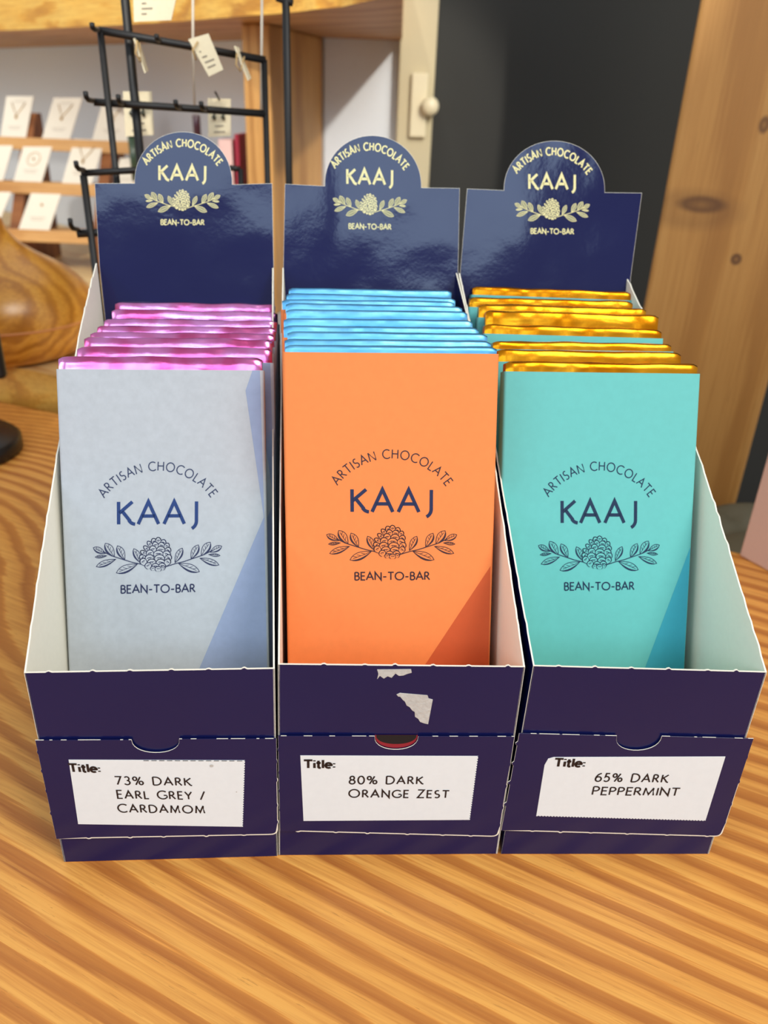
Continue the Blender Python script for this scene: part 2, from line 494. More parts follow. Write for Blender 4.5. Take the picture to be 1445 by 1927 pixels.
def logo(ink, mk, mt, style, arc_par, wk, wt, paper=None):
    """company mark: arched line, name, pine cone between two leafy twigs, line below"""
    cy, rad, span, cap, sw = arc_par
    arc_text(ink, 'ARTISAN CHOCOLATE', cy, rad, span, cap, sw, mt)
    x = -74.5
    for ch, x0, wd in (('K', -74.5, 31), ('A', -36.5, 37.5), ('A', 11.0, 37.5), ('J', 56, 18)):
        for pl in G[ch][1]:
            ink.stroke([(x0 + px/max(.36, G[ch][0])*wd, -7 + py*41.5) for px, py in pl], wk, mk)
    text(ink, 'BEAN-TO-BAR', -69, -136, 138, 14.5, wt, mt, sp=.15)
    lw = 1.15
    sides = (1, -1)
    if style == 'fill':
        M2 = M_NAVY_GLOSS
    else:
        M2 = mt
    for sgn in sides:
        def T(p):
            q = cpt(*p); return (q[0]*sgn, q[1])
        ink.stroke([T(p) for p in STEM], 1.6 if style == 'line' else 2.0, mt, .00002)
        for a, b, wd in LEAVES:
            sh = leaf_shape(T(a), T(b), wd/4.516)
            A, B = Vector(T(a)), Vector(T(b))
            d = (B-A); nn = Vector((-d.y, d.x)).normalized()
            if style == 'fill':
                ink.fill(sh, M_GILT, .00001); ink.stroke(sh + [sh[0]], 1.5, mt, .00002)
                ink.stroke([tuple(A), tuple(A+d*.85)], 1.3, mt, .00004)
            else:
                ink.stroke(sh + [sh[0]], lw, mt)
                ink.stroke([tuple(A), tuple(A+d*.35+nn*.5), tuple(A+d*.86)], lw*.8, mt)
                low = [p for p in sh if (Vector(p)-A).dot(nn)*sgn < 0.0] 
                side = -1 if sgn > 0 else 1
                pts1 = [tuple(A+d*f + nn*side*wd/4.516*.5*(math.sin(math.pi*f**1.25)**.75)) for f in (.12,.25,.4,.55,.7,.85,.95)]
                pts2 = [tuple(A+d*f + nn*side*wd/4.516*.30*(math.sin(math.pi*f**1.25)**.75)) for f in (.95,.85,.7,.55,.4,.25,.12)]
                ink.fill(pts1 + pts2, mt, .00001)
                for f in (.3, .5, .68):
                    ink.stroke([tuple(A+d*f), tuple(A+d*(f+.14)+nn*-side*wd/4.516*.3)], lw*.7, mt)
    for k, (x, y, ww, hh, ang) in enumerate(SCALES):
        ca, sa = math.cos(R(ang)), math.sin(R(ang))
        def tq(u, v):      # u across, v towards the tip, both in widths and heights of this scale
            uu, vv = u*ww*.5, v*hh*.62
            return cpt(x + uu*ca - vv*sa, y - uu*sa - vv*ca)
        out = [tq(-.62, -1), tq(-.95, -.3), tq(-1, .15), tq(-.86, .52), tq(-.5, .86), tq(-.05, 1.02), tq(.5, .86), tq(.86, .52), tq(1, .15), tq(.95, -.3), tq(.62, -1)]
        d0 = .00001 + k*.000005
        if style == 'fill':
            ink.fill(out, mt, d0); ink.stroke(out, 1.15, M2, d0 + .000002)
            ink.fill([tq(-.7, .1), tq(-.2, .34), tq(.5, .25), tq(.75, .05), tq(.3, .02), tq(-.2, .08)][::-1], M2, d0 + .000003)
        else:
            ink.fill(out, paper, d0); ink.stroke(out, lw, mt, d0 + .000002)
            ink.stroke(out[2:9], lw*1.5, mt, d0 + .000002)
            ink.fill([tq(-.8, .0), tq(-.3, .30), tq(.4, .22), tq(.85, .0), tq(.4, -.02), tq(-.3, .06)], mt, d0 + .000003)
            ink.stroke([tq(-.3, .0), tq(-.2, -.4)], lw*.7, mt, d0 + .000003); ink.stroke([tq(.2, .0), tq(.15, -.35)], lw*.7, mt, d0 + .000003)
def place_logo(mb, pl, wl, wr, topy, boty, h, **kw):
    """fit the mark between the twig tips wl, wr and the heights of its top and bottom lines"""
    cxp = (wl[0]+wr[0])/2
    L, Rr = Vector(pl.hit(*wl)), Vector(pl.hit(*wr))
    T, B = Vector(pl.hit(cxp, topy)), Vector(pl.hit(cxp, boty))
    ex = (Rr - L)/237.0
    ey = (T - B)/244.0
    o = T - ey*108
    logo(Ink(mb, pl, o, ex, ey, h), **kw)

# ------------------------------------------------------------------ the setting
WN = Vector((math.sin(R(42)), math.cos(R(42)), 0))      # the shelving wall runs away to the left
WT = Vector((math.cos(R(42)), -math.sin(R(42)), 0))
WD = 0.80
FLOOR, CEIL = -0.95, 1.95
SHZ = 0.343
def on_wall(px, py, off=0.0):
    d = ray(px, py); return CAM + d * ((WD - off) / d.dot(WN))
m = plain('grey_white_plaster', srgb(232, 239, 246), .9, bump=(60, .05, .002)); M_WALL = m
M_CREAM = plain('cream_paint', srgb(208, 195, 158), .6)
M_DARK = plain('charcoal_paint', srgb(45, 45, 41), .7, bump=(300, .1, .001), mottle=.05)
M_FLOOR = wood_rings('brown_floor_boards', (0,0,0), 6, srgb(140,105,75), srgb(120,88,60), srgb(90,62,42), rough=.6).mat
mb = MB(); mb.box((-3.2, -2.4, FLOOR-.05), (2.2, 3.2, FLOOR), M_FLOOR); tag(mb.build('floor'), None, None, kind='structure')
# wall with the shelf
pe = on_wall(607, 71, .004); pe = Vector((pe.x, pe.y, 0))
A = pe + WN*.004; B = A - WT*2.6
mb = MB()
vs = [A, B, B+WN*.08, A+WN*.08]
mb.add([Vector((v.x, v.y, FLOOR)) for v in vs] + [Vector((v.x, v.y, CEIL)) for v in vs], [(0,1,5,4),(1,2,6,5),(2,3,7,6),(3,0,4,7),(4,5,6,7),(3,2,1,0)], M_WALL)
tag(mb.build('wall_left'), None, None, kind='structure')
# white wall beside the post, cream door frame and charcoal wall
WY = A.y
DY = WY - 0.03
x0 = at_y(754, 40, DY).x; x1 = at_y(818, 150, DY).x
mb = MB(); mb.box((A.x, WY, FLOOR), (x0+.02, WY+.08, CEIL), M_WALL); tag(mb.build('wall_back'), None, None, kind='structure')
mb = MB(); mb.box((x0, DY, FLOOR), (x1, DY+.10, CEIL), M_CREAM); tag(mb.build('trim_1', bevel=.002), None, None, kind='structure')
mb = MB(); mb.box((x1, DY+.02, FLOOR), (2.0, DY+.10, CEIL), M_DARK); tag(mb.build('wall_right'), None, None, kind='structure')

# latch on the frame
M_LATCH = plain('cream_enamel', srgb(238, 226, 190), .35)
a = at_y(775, 137, DY); b = at_y(800, 259, DY)
lat = MB(); lat.box((a.x, DY-.010, b.z), (b.x, DY, a.z), M_LATCH)
lo = thing('door_latch', 'small cream door latch with round knob on the cream door frame', 'latch', Matrix.Translation(Vector(((a.x+b.x)/2, DY, b.z))))
def under(o, parent):
    o.parent = parent; o.matrix_parent_inverse = parent.matrix_world.inverted(); return o
bpy.context.view_layer.update()
under(lat.build('latch_plate', bevel=.002), lo)
k = at_y(809, 200, DY-.016)
kb = MB(); kb.tube([Vector((k.x, DY-.002, k.z)), Vector((k.x, DY-.008, k.z)), Vector((k.x, DY-.010, k.z)), Vector((k.x, DY-.022, k.z)), Vector((k.x, DY-.026, k.z))], [.004, .004, .010, .011, .006], M_LATCH, 20)
kb.box((b.x-.002, DY-.008, k.z-.004), (k.x, DY-.001, k.z+.004), M_LATCH)
under(kb.build('knob'), lo)

# ------------------------------------------------------------------ counter the boxes stand on
T_L, T_M, T_D = srgb(242, 178, 90), srgb(224, 146, 62), srgb(146, 68, 22)
M_TABLE = wood_rings('pine_counter_wood', (0, 0, R(26)), 80, T_L, T_M, T_D, warp=.046, rough=.44, stretch=(.30, 1.1, 1), contrast=.46, wiggle=5.0,
                     bulge=[(-.50, .36, -.13, .20)], coat=.10).mat
def edge_y(x): return .722 - .385*(x + .377)
mb = MB()
pts = [(-1.1, -.35), (.75, -.35)] + [(x, edge_y(x)) for x in (.75, .5, .25, 0, -.25, -.5, -.75, -1.1)]
th = .045
n = len(pts)
mb.add([(x, y, 0) for x, y in pts] + [(x, y, -th) for x, y in pts], [list(range(n)), [n+i for i in range(n)][::-1]] + [(n+i, n+(i+1) % n, (i+1) % n, i) for i in range(n)], M_TABLE)
ct = thing('wooden_counter', 'honey pine counter with bold diagonal grain carrying the three navy boxes', 'counter', Matrix.Translation((0, .1, FLOOR)))
bpy.context.view_layer.update()
under(mb.build('counter_top', bevel=.002), ct)
mb = MB(); pb = [(-1.0, -.28), (.66, -.28), (.66, .28), (-1.0, .90)]
mb.add([(x, y, -th) for x, y in pb] + [(x, y, FLOOR) for x, y in pb], [(4,5,6,7)] + [(4+i, 4+(i+1) % 4, (i+1) % 4, i) for i in range(4)], M_TABLE)
under(mb.build('counter_base'), ct)

# ------------------------------------------------------------------ live edge slab beyond the counter
SL, SM, SD = srgb(232, 196, 128), srgb(220, 172, 98), srgb(170, 112, 52)
M_SLAB = wood_rings('yellow_slab_wood', (0, 0, R(30)), 38, srgb(246, 222, 166), srgb(240, 206, 140), srgb(206, 156, 92), warp=.12, rough=.45, stretch=(.8, 2, 1), wiggle=5).mat
M_LIVE = wood_rings('live_edge_bark_wood', (0, 0, R(40)), 45, srgb(252, 212, 110), srgb(242, 178, 66), srgb(172, 104, 36), warp=.10, rough=.5, stretch=(.5, 1.2, 2), wiggle=7).mat
def slab(name, front, back, z0, z1, m_top, m_edge, rough_amp, seed, lip=.02):
    """slab with a straight back and an irregular natural front edge; front/back are plan points from left to right"""
    mbx = MB()
    N = 90; K = 7
    def lerp(path, t):
        s = t*(len(path)-1); i = min(int(s), len(path)-2); return path[i].lerp(path[i+1], s-i)
    rows = []
    for i in range(N+1):
        t = i/N
        f, b = lerp(front, t), lerp(back, t)
        d = (f - b).normalized()
        row = []
        for k in range(K+1):
            s = k/K
            bulg = math.sin(math.pi*s)*lip*.5 + lip*(.5-s)*(-.4)
            nz = noise.noise(Vector((t*9, s*1.3, seed))) * rough_amp + noise.noise(Vector((t*34, s*3, seed+5))) * rough_amp*.45
            p = f + d*(bulg + nz)
            row.append(Vector((p.x, p.y, z1 + (z0-z1)*s)))
        rows.append((row, b))
    vs, fs = [], []
    for row, b in rows: vs += row
    W = K+1
    for i in range(N):
        for k in range(K): fs.append((i*W+k, i*W+k+1, (i+1)*W+k+1, (i+1)*W+k))
    mbx.add(vs, fs, m_edge, True)
    top, bot = [], []
    vs, fs = [], []
    for row, b in rows:
        vs += [row[0], Vector((b.x, b.y, z1)), row[-1], Vector((b.x, b.y, z0))]
    for i in range(N):
        a, c = i*4, i*4+4
        fs += [(a, c, c+1, a+1), (a+2, a+3, c+3, c+2), (a+1, c+1, c+3, a+3)]
    mbx.add(vs, fs, m_top)
    for idx in (0, N):
        row, b = rows[idx]
        f = [r for r in row] + [Vector((b.x, b.y, z0)), Vector((b.x, b.y, z1))]
        mbx.poly(f if idx else f[::-1], m_top)
    return mbx.build(name)
def wp(x, off=0):   # wall point with given x
    return Vector((x, (WD - off - WN.x*x)/WN.y, 0))
o = slab('wooden_slab', [Vector((x, edge_y(x)+.018, 0)) for x in (-1.0, -.7, -.377, -.25, -.1)], [wp(x, .003) for x in (-1.5, -1.1, -.8, -.5, -.25)], -.02, .03, M_SLAB, M_LIVE, .006, 2.0, .012)
tag(o, 'yellow live-edge wood slab behind the counter under the round wooden vase', 'slab')
# upper shelf
sl_front = [at_z(-260, 70, SHZ), at_z(0, 58, SHZ), at_z(170, 50, SHZ), at_z(333, 41, SHZ), at_z(504, 28, SHZ), at_z(640, 14, SHZ), at_z(757, -12, SHZ)]
bk = on_wall(753, 62); sl_back = [wp(-1.5, .002), wp(-.9, .002), wp(-.65, .002), wp(-.45, .002), wp(-.25, .002), wp(-.15, .002), Vector((at_y(757, 62, WY-.002).x, WY-.002, 0))]
for p in sl_front + sl_back: p.z = 0
M_SHELF = wood_rings('shelf_underside_wood', (0, 0, R(42)), 22, srgb(206, 158, 104), srgb(196, 144, 90), srgb(164, 110, 62), warp=.10, rough=.55, stretch=(1, 2, 1), wiggle=4).mat
o = slab('live_edge_shelf', sl_front, sl_back, SHZ, SHZ+.075, M_SHELF, M_LIVE, .010, 7.0, .02)
tag(o, 'thick live-edge wooden shelf with rough bark front, top left on the wall', 'shelf')
# post under the shelf
pf = at_z(505, 43, SHZ); pl_ = at_z(453, 44, SHZ)
M_POST = wood_rings('oak_post_wood', (0, 0, 0), 55, srgb(214, 164, 98), srgb(198, 146, 80), srgb(160, 108, 54), axis='X', warp=.05, rough=.55, stretch=(3, 3, .5), wiggle=4).mat
pfn = Vector((pf.x, pf.y, 0))
plv = Vector((pl_.x, pl_.y, 0)); pw = Vector(wp(plv.x + .02, .004))
mb = MB()
q = [pfn, pe, pw, plv]
mb.add([Vector((v.x, v.y, .03)) for v in q] + [Vector((v.x, v.y, SHZ)) for v in q], [(3,2,1,0),(4,5,6,7)] + [(i, (i+1) % 4, 4+(i+1) % 4, 4+i) for i in range(4)], M_POST)
tag(mb.build('wooden_post', bevel=.003), 'square wooden post holding up the live-edge shelf', 'post')

# ------------------------------------------------------------------ big timber beam on the right
BY = .75
tl, br_ = at_y(1215, 560, BY), at_y(1400, 890, BY)
ba = math.atan2(tl.x, BY)
BM = Matrix.Translation((tl.x, BY, 0)) @ Matrix.Rotation(-ba, 4, 'Z')      # turned to face the counter
bwid = hit(BM, (0, 0, 0), (0, 1, 0), 1400, 890).x
def beam_mat():
    m = wood_rings('fir_beam_wood', (0, 0, 0), 15, srgb(186, 138, 74), srgb(174, 122, 58), srgb(148, 98, 42), axis='X', warp=.09, rough=.6, stretch=(4, 4, .6), wiggle=3.0, contrast=.5)
    old = m.b.inputs['Base Color'].links[0].from_socket
    tc = m.n('ShaderNodeTexCoord'); sx = m.n('ShaderNodeSeparateXYZ'); m.l(tc.outputs['Object'], sx.inputs[0])
    col = old
    for (px, py, rx, rz, amt) in ((1320, 385, .024, .0085, .85), (1385, 488, .0055, .006, 1.0), (1438, 235, .005, .008, .9), (1300, 395, .05, .02, .3)):
        c = hit(BM, (0, 0, 0), (0, 1, 0), px, py)
        dx = m.math('DIVIDE', m.math('SUBTRACT', sx.outputs['X'], c.x), rx); dz = m.math('DIVIDE', m.math('SUBTRACT', sx.outputs['Z'], c.z), rz)
        d = m.math('SQRT', m.math('ADD', m.math('MULTIPLY', dx, dx), m.math('MULTIPLY', dz, dz)))
        f = m.ramp(d, [(0, (amt*.5,)*3+(1,)), (.35, (amt*.8,)*3+(1,)), (.6, (amt*.95,)*3+(1,)), (1.0, (0,0,0,1))])
        g = m.n('ShaderNodeRGBToBW'); m.l(f, g.inputs[0])
        col = m.mix(g.outputs[0], col, srgb(86, 52, 26))
    m.l(col, m.b.inputs['Base Color'])
    return m.mat
mb = MB(); mb.box((0, 0, FLOOR), (bwid, .12, CEIL), beam_mat())
bo = mb.build('timber_beam', bevel=.003); bo.matrix_world = BM
tag(bo, 'large upright timber beam with dark knots in front of the charcoal wall', 'beam')

# quilted stool behind the counter's right end
M_QUILT = plain('olive_grey_leatherette', srgb(88, 83, 66), .55, bump=(150, .15, .001))
def cushion():
    mbx = MB()
    x0, x1, y0, y1, zt = .19, .56, .505, .690, -.050
    nx, ny = 56, 40
    vs, fs = [], []
    for j in range(ny+1):
        for i in range(nx+1):
            x = x0+(x1-x0)*i/nx; y = y0+(y1-y0)*j/ny
            u = (x*.85 + y*.5)/.075; v = (x*.5 - y*.85)/.075
            puff = (abs(math.sin(math.pi*u))*abs(math.sin(math.pi*v)))**.35
            ed = min(i, nx-i, 5)/5 * 1.0; ed2 = min(j, ny-j, 5)/5
            e = min(ed, ed2); e = math.sqrt(max(0, 1-(1-e)**2))
            vs.append((x, y, zt - .012 + .016*puff*e - .004 - .035*(1-e)))
    for j in range(ny):
        for i in range(nx):
            a = j*(nx+1)+i; fs.append((a, a+1, a+nx+2, a+nx+1))
    rim = [i for i in range(nx+1)] + [j*(nx+1)+nx for j in range(1, ny+1)] + [ny*(nx+1)+i for i in range(nx-1, -1, -1)] + [j*(nx+1) for j in range(ny-1, 0, -1)]
    b = len(vs)
    for r_ in rim: vs.append((vs[r_][0], vs[r_][1], zt-.09))
    k = len(rim)
    for i in range(k): fs.append((b+i, b+(i+1) % k, rim[(i+1) % k], rim[i]))
    fs.append([b+i for i in range(k)][::-1])
    mbx.add(vs, fs, M_QUILT, True)
    return mbx
st = thing('quilted_stool', 'dark olive quilted stool seat between the timber beam and the counter', 'stool', Matrix.Translation((.37, .62, FLOOR)))
bpy.context.view_layer.update()
under(cushion().build('seat_cushion'), st)
for x, y in ((.225, .54), (.525, .54), (.225, .655), (.525, .655)):
    l = MB(); l.box((x-.014, y-.014, FLOOR), (x+.014, y+.014, -.142), M_IRON); under(l.build('leg'), st)

# pinkish carton at the right edge of the counter
M_PINKBOX = plain('dusty_pink_board', srgb(236, 200, 182), .6)
a = at_z(1390, 1046, 0); b = at_z(1445, 1076, 0)
d1 = Vector((b.x-a.x, b.y-a.y, 0)).normalized(); d2 = Vector((-d1.y, d1.x, 0))
mb = MB(); M_ = Matrix.Translation(a) @ Matrix((d1, d2, Vector((0,0,1)))).transposed().to_4x4()
mb.box((0, 0, 0), (.16, .012, .22), M_PINKBOX)
mb.box((0, .012, 0), (.05, .07, .004), M_PINKBOX)
o = mb.build('display_board', bevel=.0015); o.matrix_world = M_
tag(o, 'dusty pink upright board on the counter at the right edge', 'board')

# ------------------------------------------------------------------ round wooden vase on the slab
def vase():
    m = wood_rings('turned_wood', (R(35), R(25), 0), 60, srgb(232, 172, 72), srgb(216, 146, 46), srgb(156, 92, 22), warp=.09, rough=.32, stretch=(1.5, 1.5, 1.5), wiggle=6, coat=.5)
    return m.mat
VY = .79
ax = at_y(6, 590, VY); redge = at_y(172, 590, VY); vr = redge.x - ax.x
ztop = at_y(22, 412, VY).z
base = .03
H = ztop - base
prof = [(.35*vr, 0), (.72*vr, .002), (.88*vr, H*.09), (.985*vr, H*.24), (1.0*vr, H*.34), (.965*vr, H*.45), (.86*vr, H*.56), (.68*vr, H*.66), (.46*vr, H*.745), (.29*vr, H*.83), (.20*vr, H*.91), (.165*vr, H*.97), (.15*vr, H), (.09*vr, H), (.09*vr, H*.9)]
def smooth_prof(p, k=4):
    out = []
    for i in range(len(p)-1):
        p0, p1, p2, p3 = p[max(i-1,0)], p[i], p[i+1], p[min(i+2, len(p)-1)]
        for j in range(k):
            t = j/k
            out.append(tuple(.5*((2*p1[c]) + (-p0[c]+p2[c])*t + (2*p0[c]-5*p1[c]+4*p2[c]-p3[c])*t*t + (-p0[c]+3*p1[c]-3*p2[c]+p3[c])*t**3) for c in (0, 1)))
    return out + [p[-1]]
mv = vase()
vt = thing('wooden_vase', 'round turned wooden vase with narrow neck on the yellow slab', 'vase', Matrix.Translation((ax.x, VY, base)))
mb = MB(); mb.lathe(smooth_prof(prof), mv); mb.build('vase_body', vt)
mb = MB(); zb = H*.30; rb = 1.002*vr
mb.lathe([(rb-.002, zb-.0014), (rb+.0006, zb-.0009), (rb+.0006, zb+.0009), (rb-.002, zb+.0014)], plain('pale_seam', srgb(222, 150, 92), .5))
mb.build('seam_ring', vt)['label'] = 'pale thin seam ring'

# ------------------------------------------------------------------ black tablet and its foot at the left edge
TY = .60
c1 = at_y(4, 690, TY); zt = at_y(0, -60, TY).z; zb = at_y(10, 716, TY).z
tb = thing('tablet_stand', 'black tablet on a stand at the left edge of the counter', 'tablet', Matrix.Translation((c1.x-.09, TY, 0)))
mb = MB(); mb.box((-.09, 0, zb), (.09, .009, zt), M_PLASTIC); mb.build('tablet', tb, bevel=.004, seg=3)
mb = MB(); mb.tube([(0, .012, .012), (0, .03, .10), (0, .010, zb+.08)], .008, M_PLASTIC, 12); mb.build('stand_arm', tb)
ft = at_z(33, 845, .006)
mb = MB(); rr = .05; mb.lathe([(rr*.95, 0), (rr, .002), (rr, .011), (rr*.94, .014), (rr*.2, .016)], M_PLASTIC, 48, (ft.x - rr - (c1.x-.09), ft.y - TY, 0)); mb.build('base', tb)

# ------------------------------------------------------------------ black wire rack
RY = .58
rk = thing('wire_rack', 'black iron wire display rack with hooks behind the left box', 'rack', Matrix.Translation((at_y(350, 200, RY).x, RY, 0)))
RO = rk.matrix_world.inverted()
def rp(px, py, Y): return RO @ at_y(px, py, Y)
def rod(name, pts, r): 
    b = MB(); b.tube(pts, r*1.18, M_IRON, 10); return b.build(name, rk)
def upright(px, py, Y, r, top=None):
    a = rp(px, py, Y); a.z = top if top else a.z
    rod('upright', [a, (a.x, a.y, .006)], r)
    return a
RTOP = .42
uA = upright(249, 140, RY, .0024, RTOP)
uB = upright(541, 180, RY, .0021, RTOP-.015)
rod('cross_bar', [rp(520, -4, RY), rp(551, 6, RY)], .0017)
uC = upright(189, 60, .565, .0018)
uD = upright(497, 112, .60, .0018)
rod('cross_bar', [rp(186, 57, .565), rp(340, 84, .582), rp(499, 113, .60)], .0020)
rod('cross_bar', [rp(176, 192, .565), rp(340, 203, .582), rp(499, 214, .60)], .0020)
rod('cross_bar', [rp(152, 326, .55), rp(300, 318, .566)], .0018)
rod('cross_bar', [rp(145, 440, .55), rp(215, 436, .556)], .0022)
uE = upright(157, 330, .55, .0020)
rod('cross_bar', [rp(430, 316, .59), rp(452, 318, .592)], .0016)
uF = upright(452, 318, .592, .0016)
def hook(px, py, dx=-14, dy=-16, Y=.56):
    rod('hook', [rp(px, py, Y), rp(px+dx*.7, py-2, Y-.02), rp(px+dx, py+dy*.45, Y-.026), rp(px+dx*1.1, py+dy, Y-.027)], .0013)
for h_ in ((186, 57, -12, -13, .565), (176, 190, -14, -17, .565), (158, 320, -14, -16, .55), (147, 432, -14, -20, .55),
           (232, 195, -9, -16, .57), (340, 203, -9, -14, .582), (388, 206, -9, -14, .588), (300, 76, -5, -10, .578)): hook(*h_)
bs = [(uA.x, uA.y), (uB.x, uB.y), (uC.x, uC.y), (uD.x, uD.y), (uE.x, uE.y), (uF.x, uF.y)]
b = MB(); b.box((min(x for x, y in bs)-.01, -.045, 0), (max(x for x, y in bs)+.01, .045, .006), M_IRON); b.build('base', rk, bevel=.002)

# ------------------------------------------------------------------ paper tags and threads on the rack
def flat(name, corners, th, mat, parent=None, back=None):
    """a thin card through four corners (top-left, top-right, bottom-right, bottom-left)"""
    tl_, tr_, br2, bl_ = corners
    nn = (tr_-tl_).cross(tl_-bl_).normalized()*th
    b = MB(); vs = [bl_, br2, tr_, tl_]
    b.add(vs + [v - nn for v in vs], [(0,1,2,3), (7,6,5,4)] + [((i+1) % 4, i, 4+i, 4+(i+1) % 4) for i in range(4)], mat)
    return b
def hang_tag(label, cs, Y, string, dy=(0,0,0,0), scribble=True, mat=None):
    pts = [at_y(px, py, Y+e) for (px, py), e in zip(cs, dy)]
    b = flat('t', pts, .0008, mat or M_TAG)
    if scribble:
        tl_, tr_, br2, bl_ = pts
        nn = (tr_-tl_).cross(tl_-bl_).normalized()*.0003
        for v in (.35, .5, .64, .78):
            p0 = tl_.lerp(bl_, v).lerp(tr_.lerp(br2, v), .2)+nn; p1 = tl_.lerp(bl_, v).lerp(tr_.lerp(br2, v), .2+.55*random.random()+.05)+nn
            dn = (bl_-tl_)*.035
            b.poly([p0+dn, p1+dn, p1, p0], M_SCRIB)
    o = b.build('paper_tag')
    tag(o, label, 'tag', 'paper tags hanging on the wire rack')
    s = MB(); s.tube([at_y(px, py, Y + e) for px, py, e in string], .0006, M_STRING, 6)
    s.build('string', o)
    return o
random.seed(4)
hang_tag('cream paper tag with handwriting at the top edge, beside the tall rack upright', [(250, -30), (338, -34), (322, 38), (252, 41)], .572, [(300, -28, -.001), (300, -60, .0), (296, -90, .0)])
hang_tag('cream paper tag tilted to the right on the upper rack bar', [(354, 74), (392, 63), (420, 131), (393, 144)], .570, [(372, 78, -.001), (362, 95, -.002), (368, 112, -.002), (362, 88, .012)])
hang_tag('narrow paper tag seen edge-on just right of the tall rack upright', [(253, 72), (262, 74), (279, 133), (274, 137)], .565, [(258, 76, -.001), (255, 100, -.002), (264, 116, -.002), (261, 66, .012)], (0, .02, .02, 0), False)
hang_tag('narrow paper tag hanging by the right end of the upper rack bar', [(442, 86), (450, 90), (473, 147), (468, 151)], .58, [(446, 100, -.001), (444, 122, -.002), (452, 134, -.003), (458, 112, .004), (460, 106, .016)], (0, .02, .02, 0), False)
for lbl, pts in (('pale thread hanging down from the top edge behind the tilted paper tag', [(363, -20), (363, 90), (366, 200)]),
                 ('pale doubled thread hanging beside the right end of the rack', [(493, -10), (492, 120), (491, 222)])):
    t = MB(); t.tube([at_y(px, py, .612) for px, py in pts], .0009, M_CLEAR, 6)
    tag(t.build('thread'), lbl, 'thread', 'threads hanging at the rack')

# ------------------------------------------------------------------ tiered jewellery display with necklace cards
M_LEDGE = wood_rings('display_ledge_wood', (0,0,0), 40, srgb(222, 176, 116), srgb(208, 156, 94), srgb(168, 112, 60), warp=.05, rough=.55, wiggle=5).mat
M_BRKT = wood_rings('brown_bracket_wood', (0,0,0), 40, srgb(156, 98, 52), srgb(140, 84, 42), srgb(104, 58, 28), warp=.05, rough=.55, wiggle=5).mat
ya = [1.30, 1.255, 1.21]
za = [at_y(100, 264, ya[0]).z, at_y(100, 346, ya[1]).z, at_y(100, 435, ya[2]).z]
xs = [(-.72, at_y(252, 268, ya[0]).x), (-.70, at_y(255, 352, ya[1]).x), (-.68, at_y(176, 440, ya[2]).x)]
ds = thing('jewelry_stand', 'three-tier wooden ledge display holding necklace cards by the grey wall', 'display stand', Matrix.Translation((-.5, 1.28, .03)))
DI = ds.matrix_world.inverted()
bpy.context.view_layer.update()
for i in range(3):
    b = MB(); b.box((xs[i][0], ya[i]-.012, za[i]-.012), (xs[i][1], ya[i]+.035, za[i]), M_LEDGE); b.box((xs[i][0], ya[i]-.016, za[i]-.014), (xs[i][1], ya[i]-.012, za[i]+.003), M_LEDGE)
    under(b.build('ledge', bevel=.001), ds)
for px in (66, 215, -80):
    a = at_y(px, 240, ya[0]+.035)
    b = MB(); t_ = .008
    prof_ = [(ya[2]-.008, .03), (ya[2]-.008, za[2]-.012), (ya[1]-.010, za[1]-.012), (ya[0]-.010, za[0]-.012), (ya[0]+.028, za[0]+.035), (ya[0]+.046, za[0]+.035), (ya[0]+.046, .03)]
    k = len(prof_)
    b.add([(a.x-t_, y, z) for y, z in prof_] + [(a.x+t_, y, z) for y, z in prof_], [list(range(k))[::-1], [k+i for i in range(k)]] + [(i, (i+1) % k, k+(i+1) % k, k+i) for i in range(k)], M_BRKT)
    under(b.build('bracket'), ds)
def jewel_card(label, row, bl, br2, tl_, tr_, style, lean=.036, group='necklace cards on the tiered stand'):
    Y = ya[row]
    P = [at_y(*tl_, Y+lean), at_y(*tr_, Y+lean), at_y(*br2, Y), at_y(*bl, Y)]
    if row < 3:
        for k_ in (2, 3): P[k_].z = za[row] + .0006
    b = flat('c', P, .0012, M_JCARD)
    tl3, tr3, br3, bl3 = P
    nn = (tr3-tl3).cross(tl3-bl3).normalized()
    def Q(u, v, h=.0004): return tl3.lerp(tr3, u).lerp(bl3.lerp(br3, u), v) + nn*h
    for (u, v, wd) in ((.32, .12, .36), (.25, .72, .5), (.3, .77, .4)):
        b.poly([Q(u, v+.018), Q(u+wd, v+.018), Q(u+wd, v), Q(u, v)], plain_scrib)
    o = b.build('necklace_card')
    tag(o, label, 'necklace card', group)
    nk = MB()
    if style == 'v':
        nk.tube([Q(.25, .16, .001), Q(.35, .30, .001), Q(.5, .46, .001), Q(.65, .30, .001), Q(.75, .16, .001)], .0006, M_CHAIN, 6)
        nk.tube([Q(.5, .46, .001), Q(.5, .49, .0014), Q(.5, .52, .0014), Q(.5, .55, .001)], [.0008, .0018, .0018, .0006], M_CHAIN, 8)
    elif style == 'o':
        pts = [Q(.5+.22*math.cos(R(a)), .48+.15*math.sin(R(a)), .001) for a in range(0, 361, 30)]
        nk.tube(pts, .0004, M_CHAIN, 6)
        nk.tube([Q(.5, .46, .001), Q(.5, .50, .0014)], .0014, M_CHAIN, 8)
    else:
        nk.tube([Q(.5, .42, .001), Q(.5, .45, .0014), Q(.5, .48, .001)], [.0007, .0019, .0007], M_CHAIN, 8)
    nk.build('necklace', o)
plain_scrib = plain('pale_card_print', srgb(206, 194, 176), .8)
jewel_card('necklace card with V chain at the far left of the top tier', 0, (0, 258), (48, 259), (12, 181), (63, 181), 'v')
jewel_card('necklace card with V chain in the middle of the top tier', 0, (78, 260), (130, 261), (101, 184), (155, 184), 'v')
jewel_card('necklace card on the top tier partly behind the rack upright', 0, (172, 262), (240, 266), (195, 184), (243, 186), 'v')
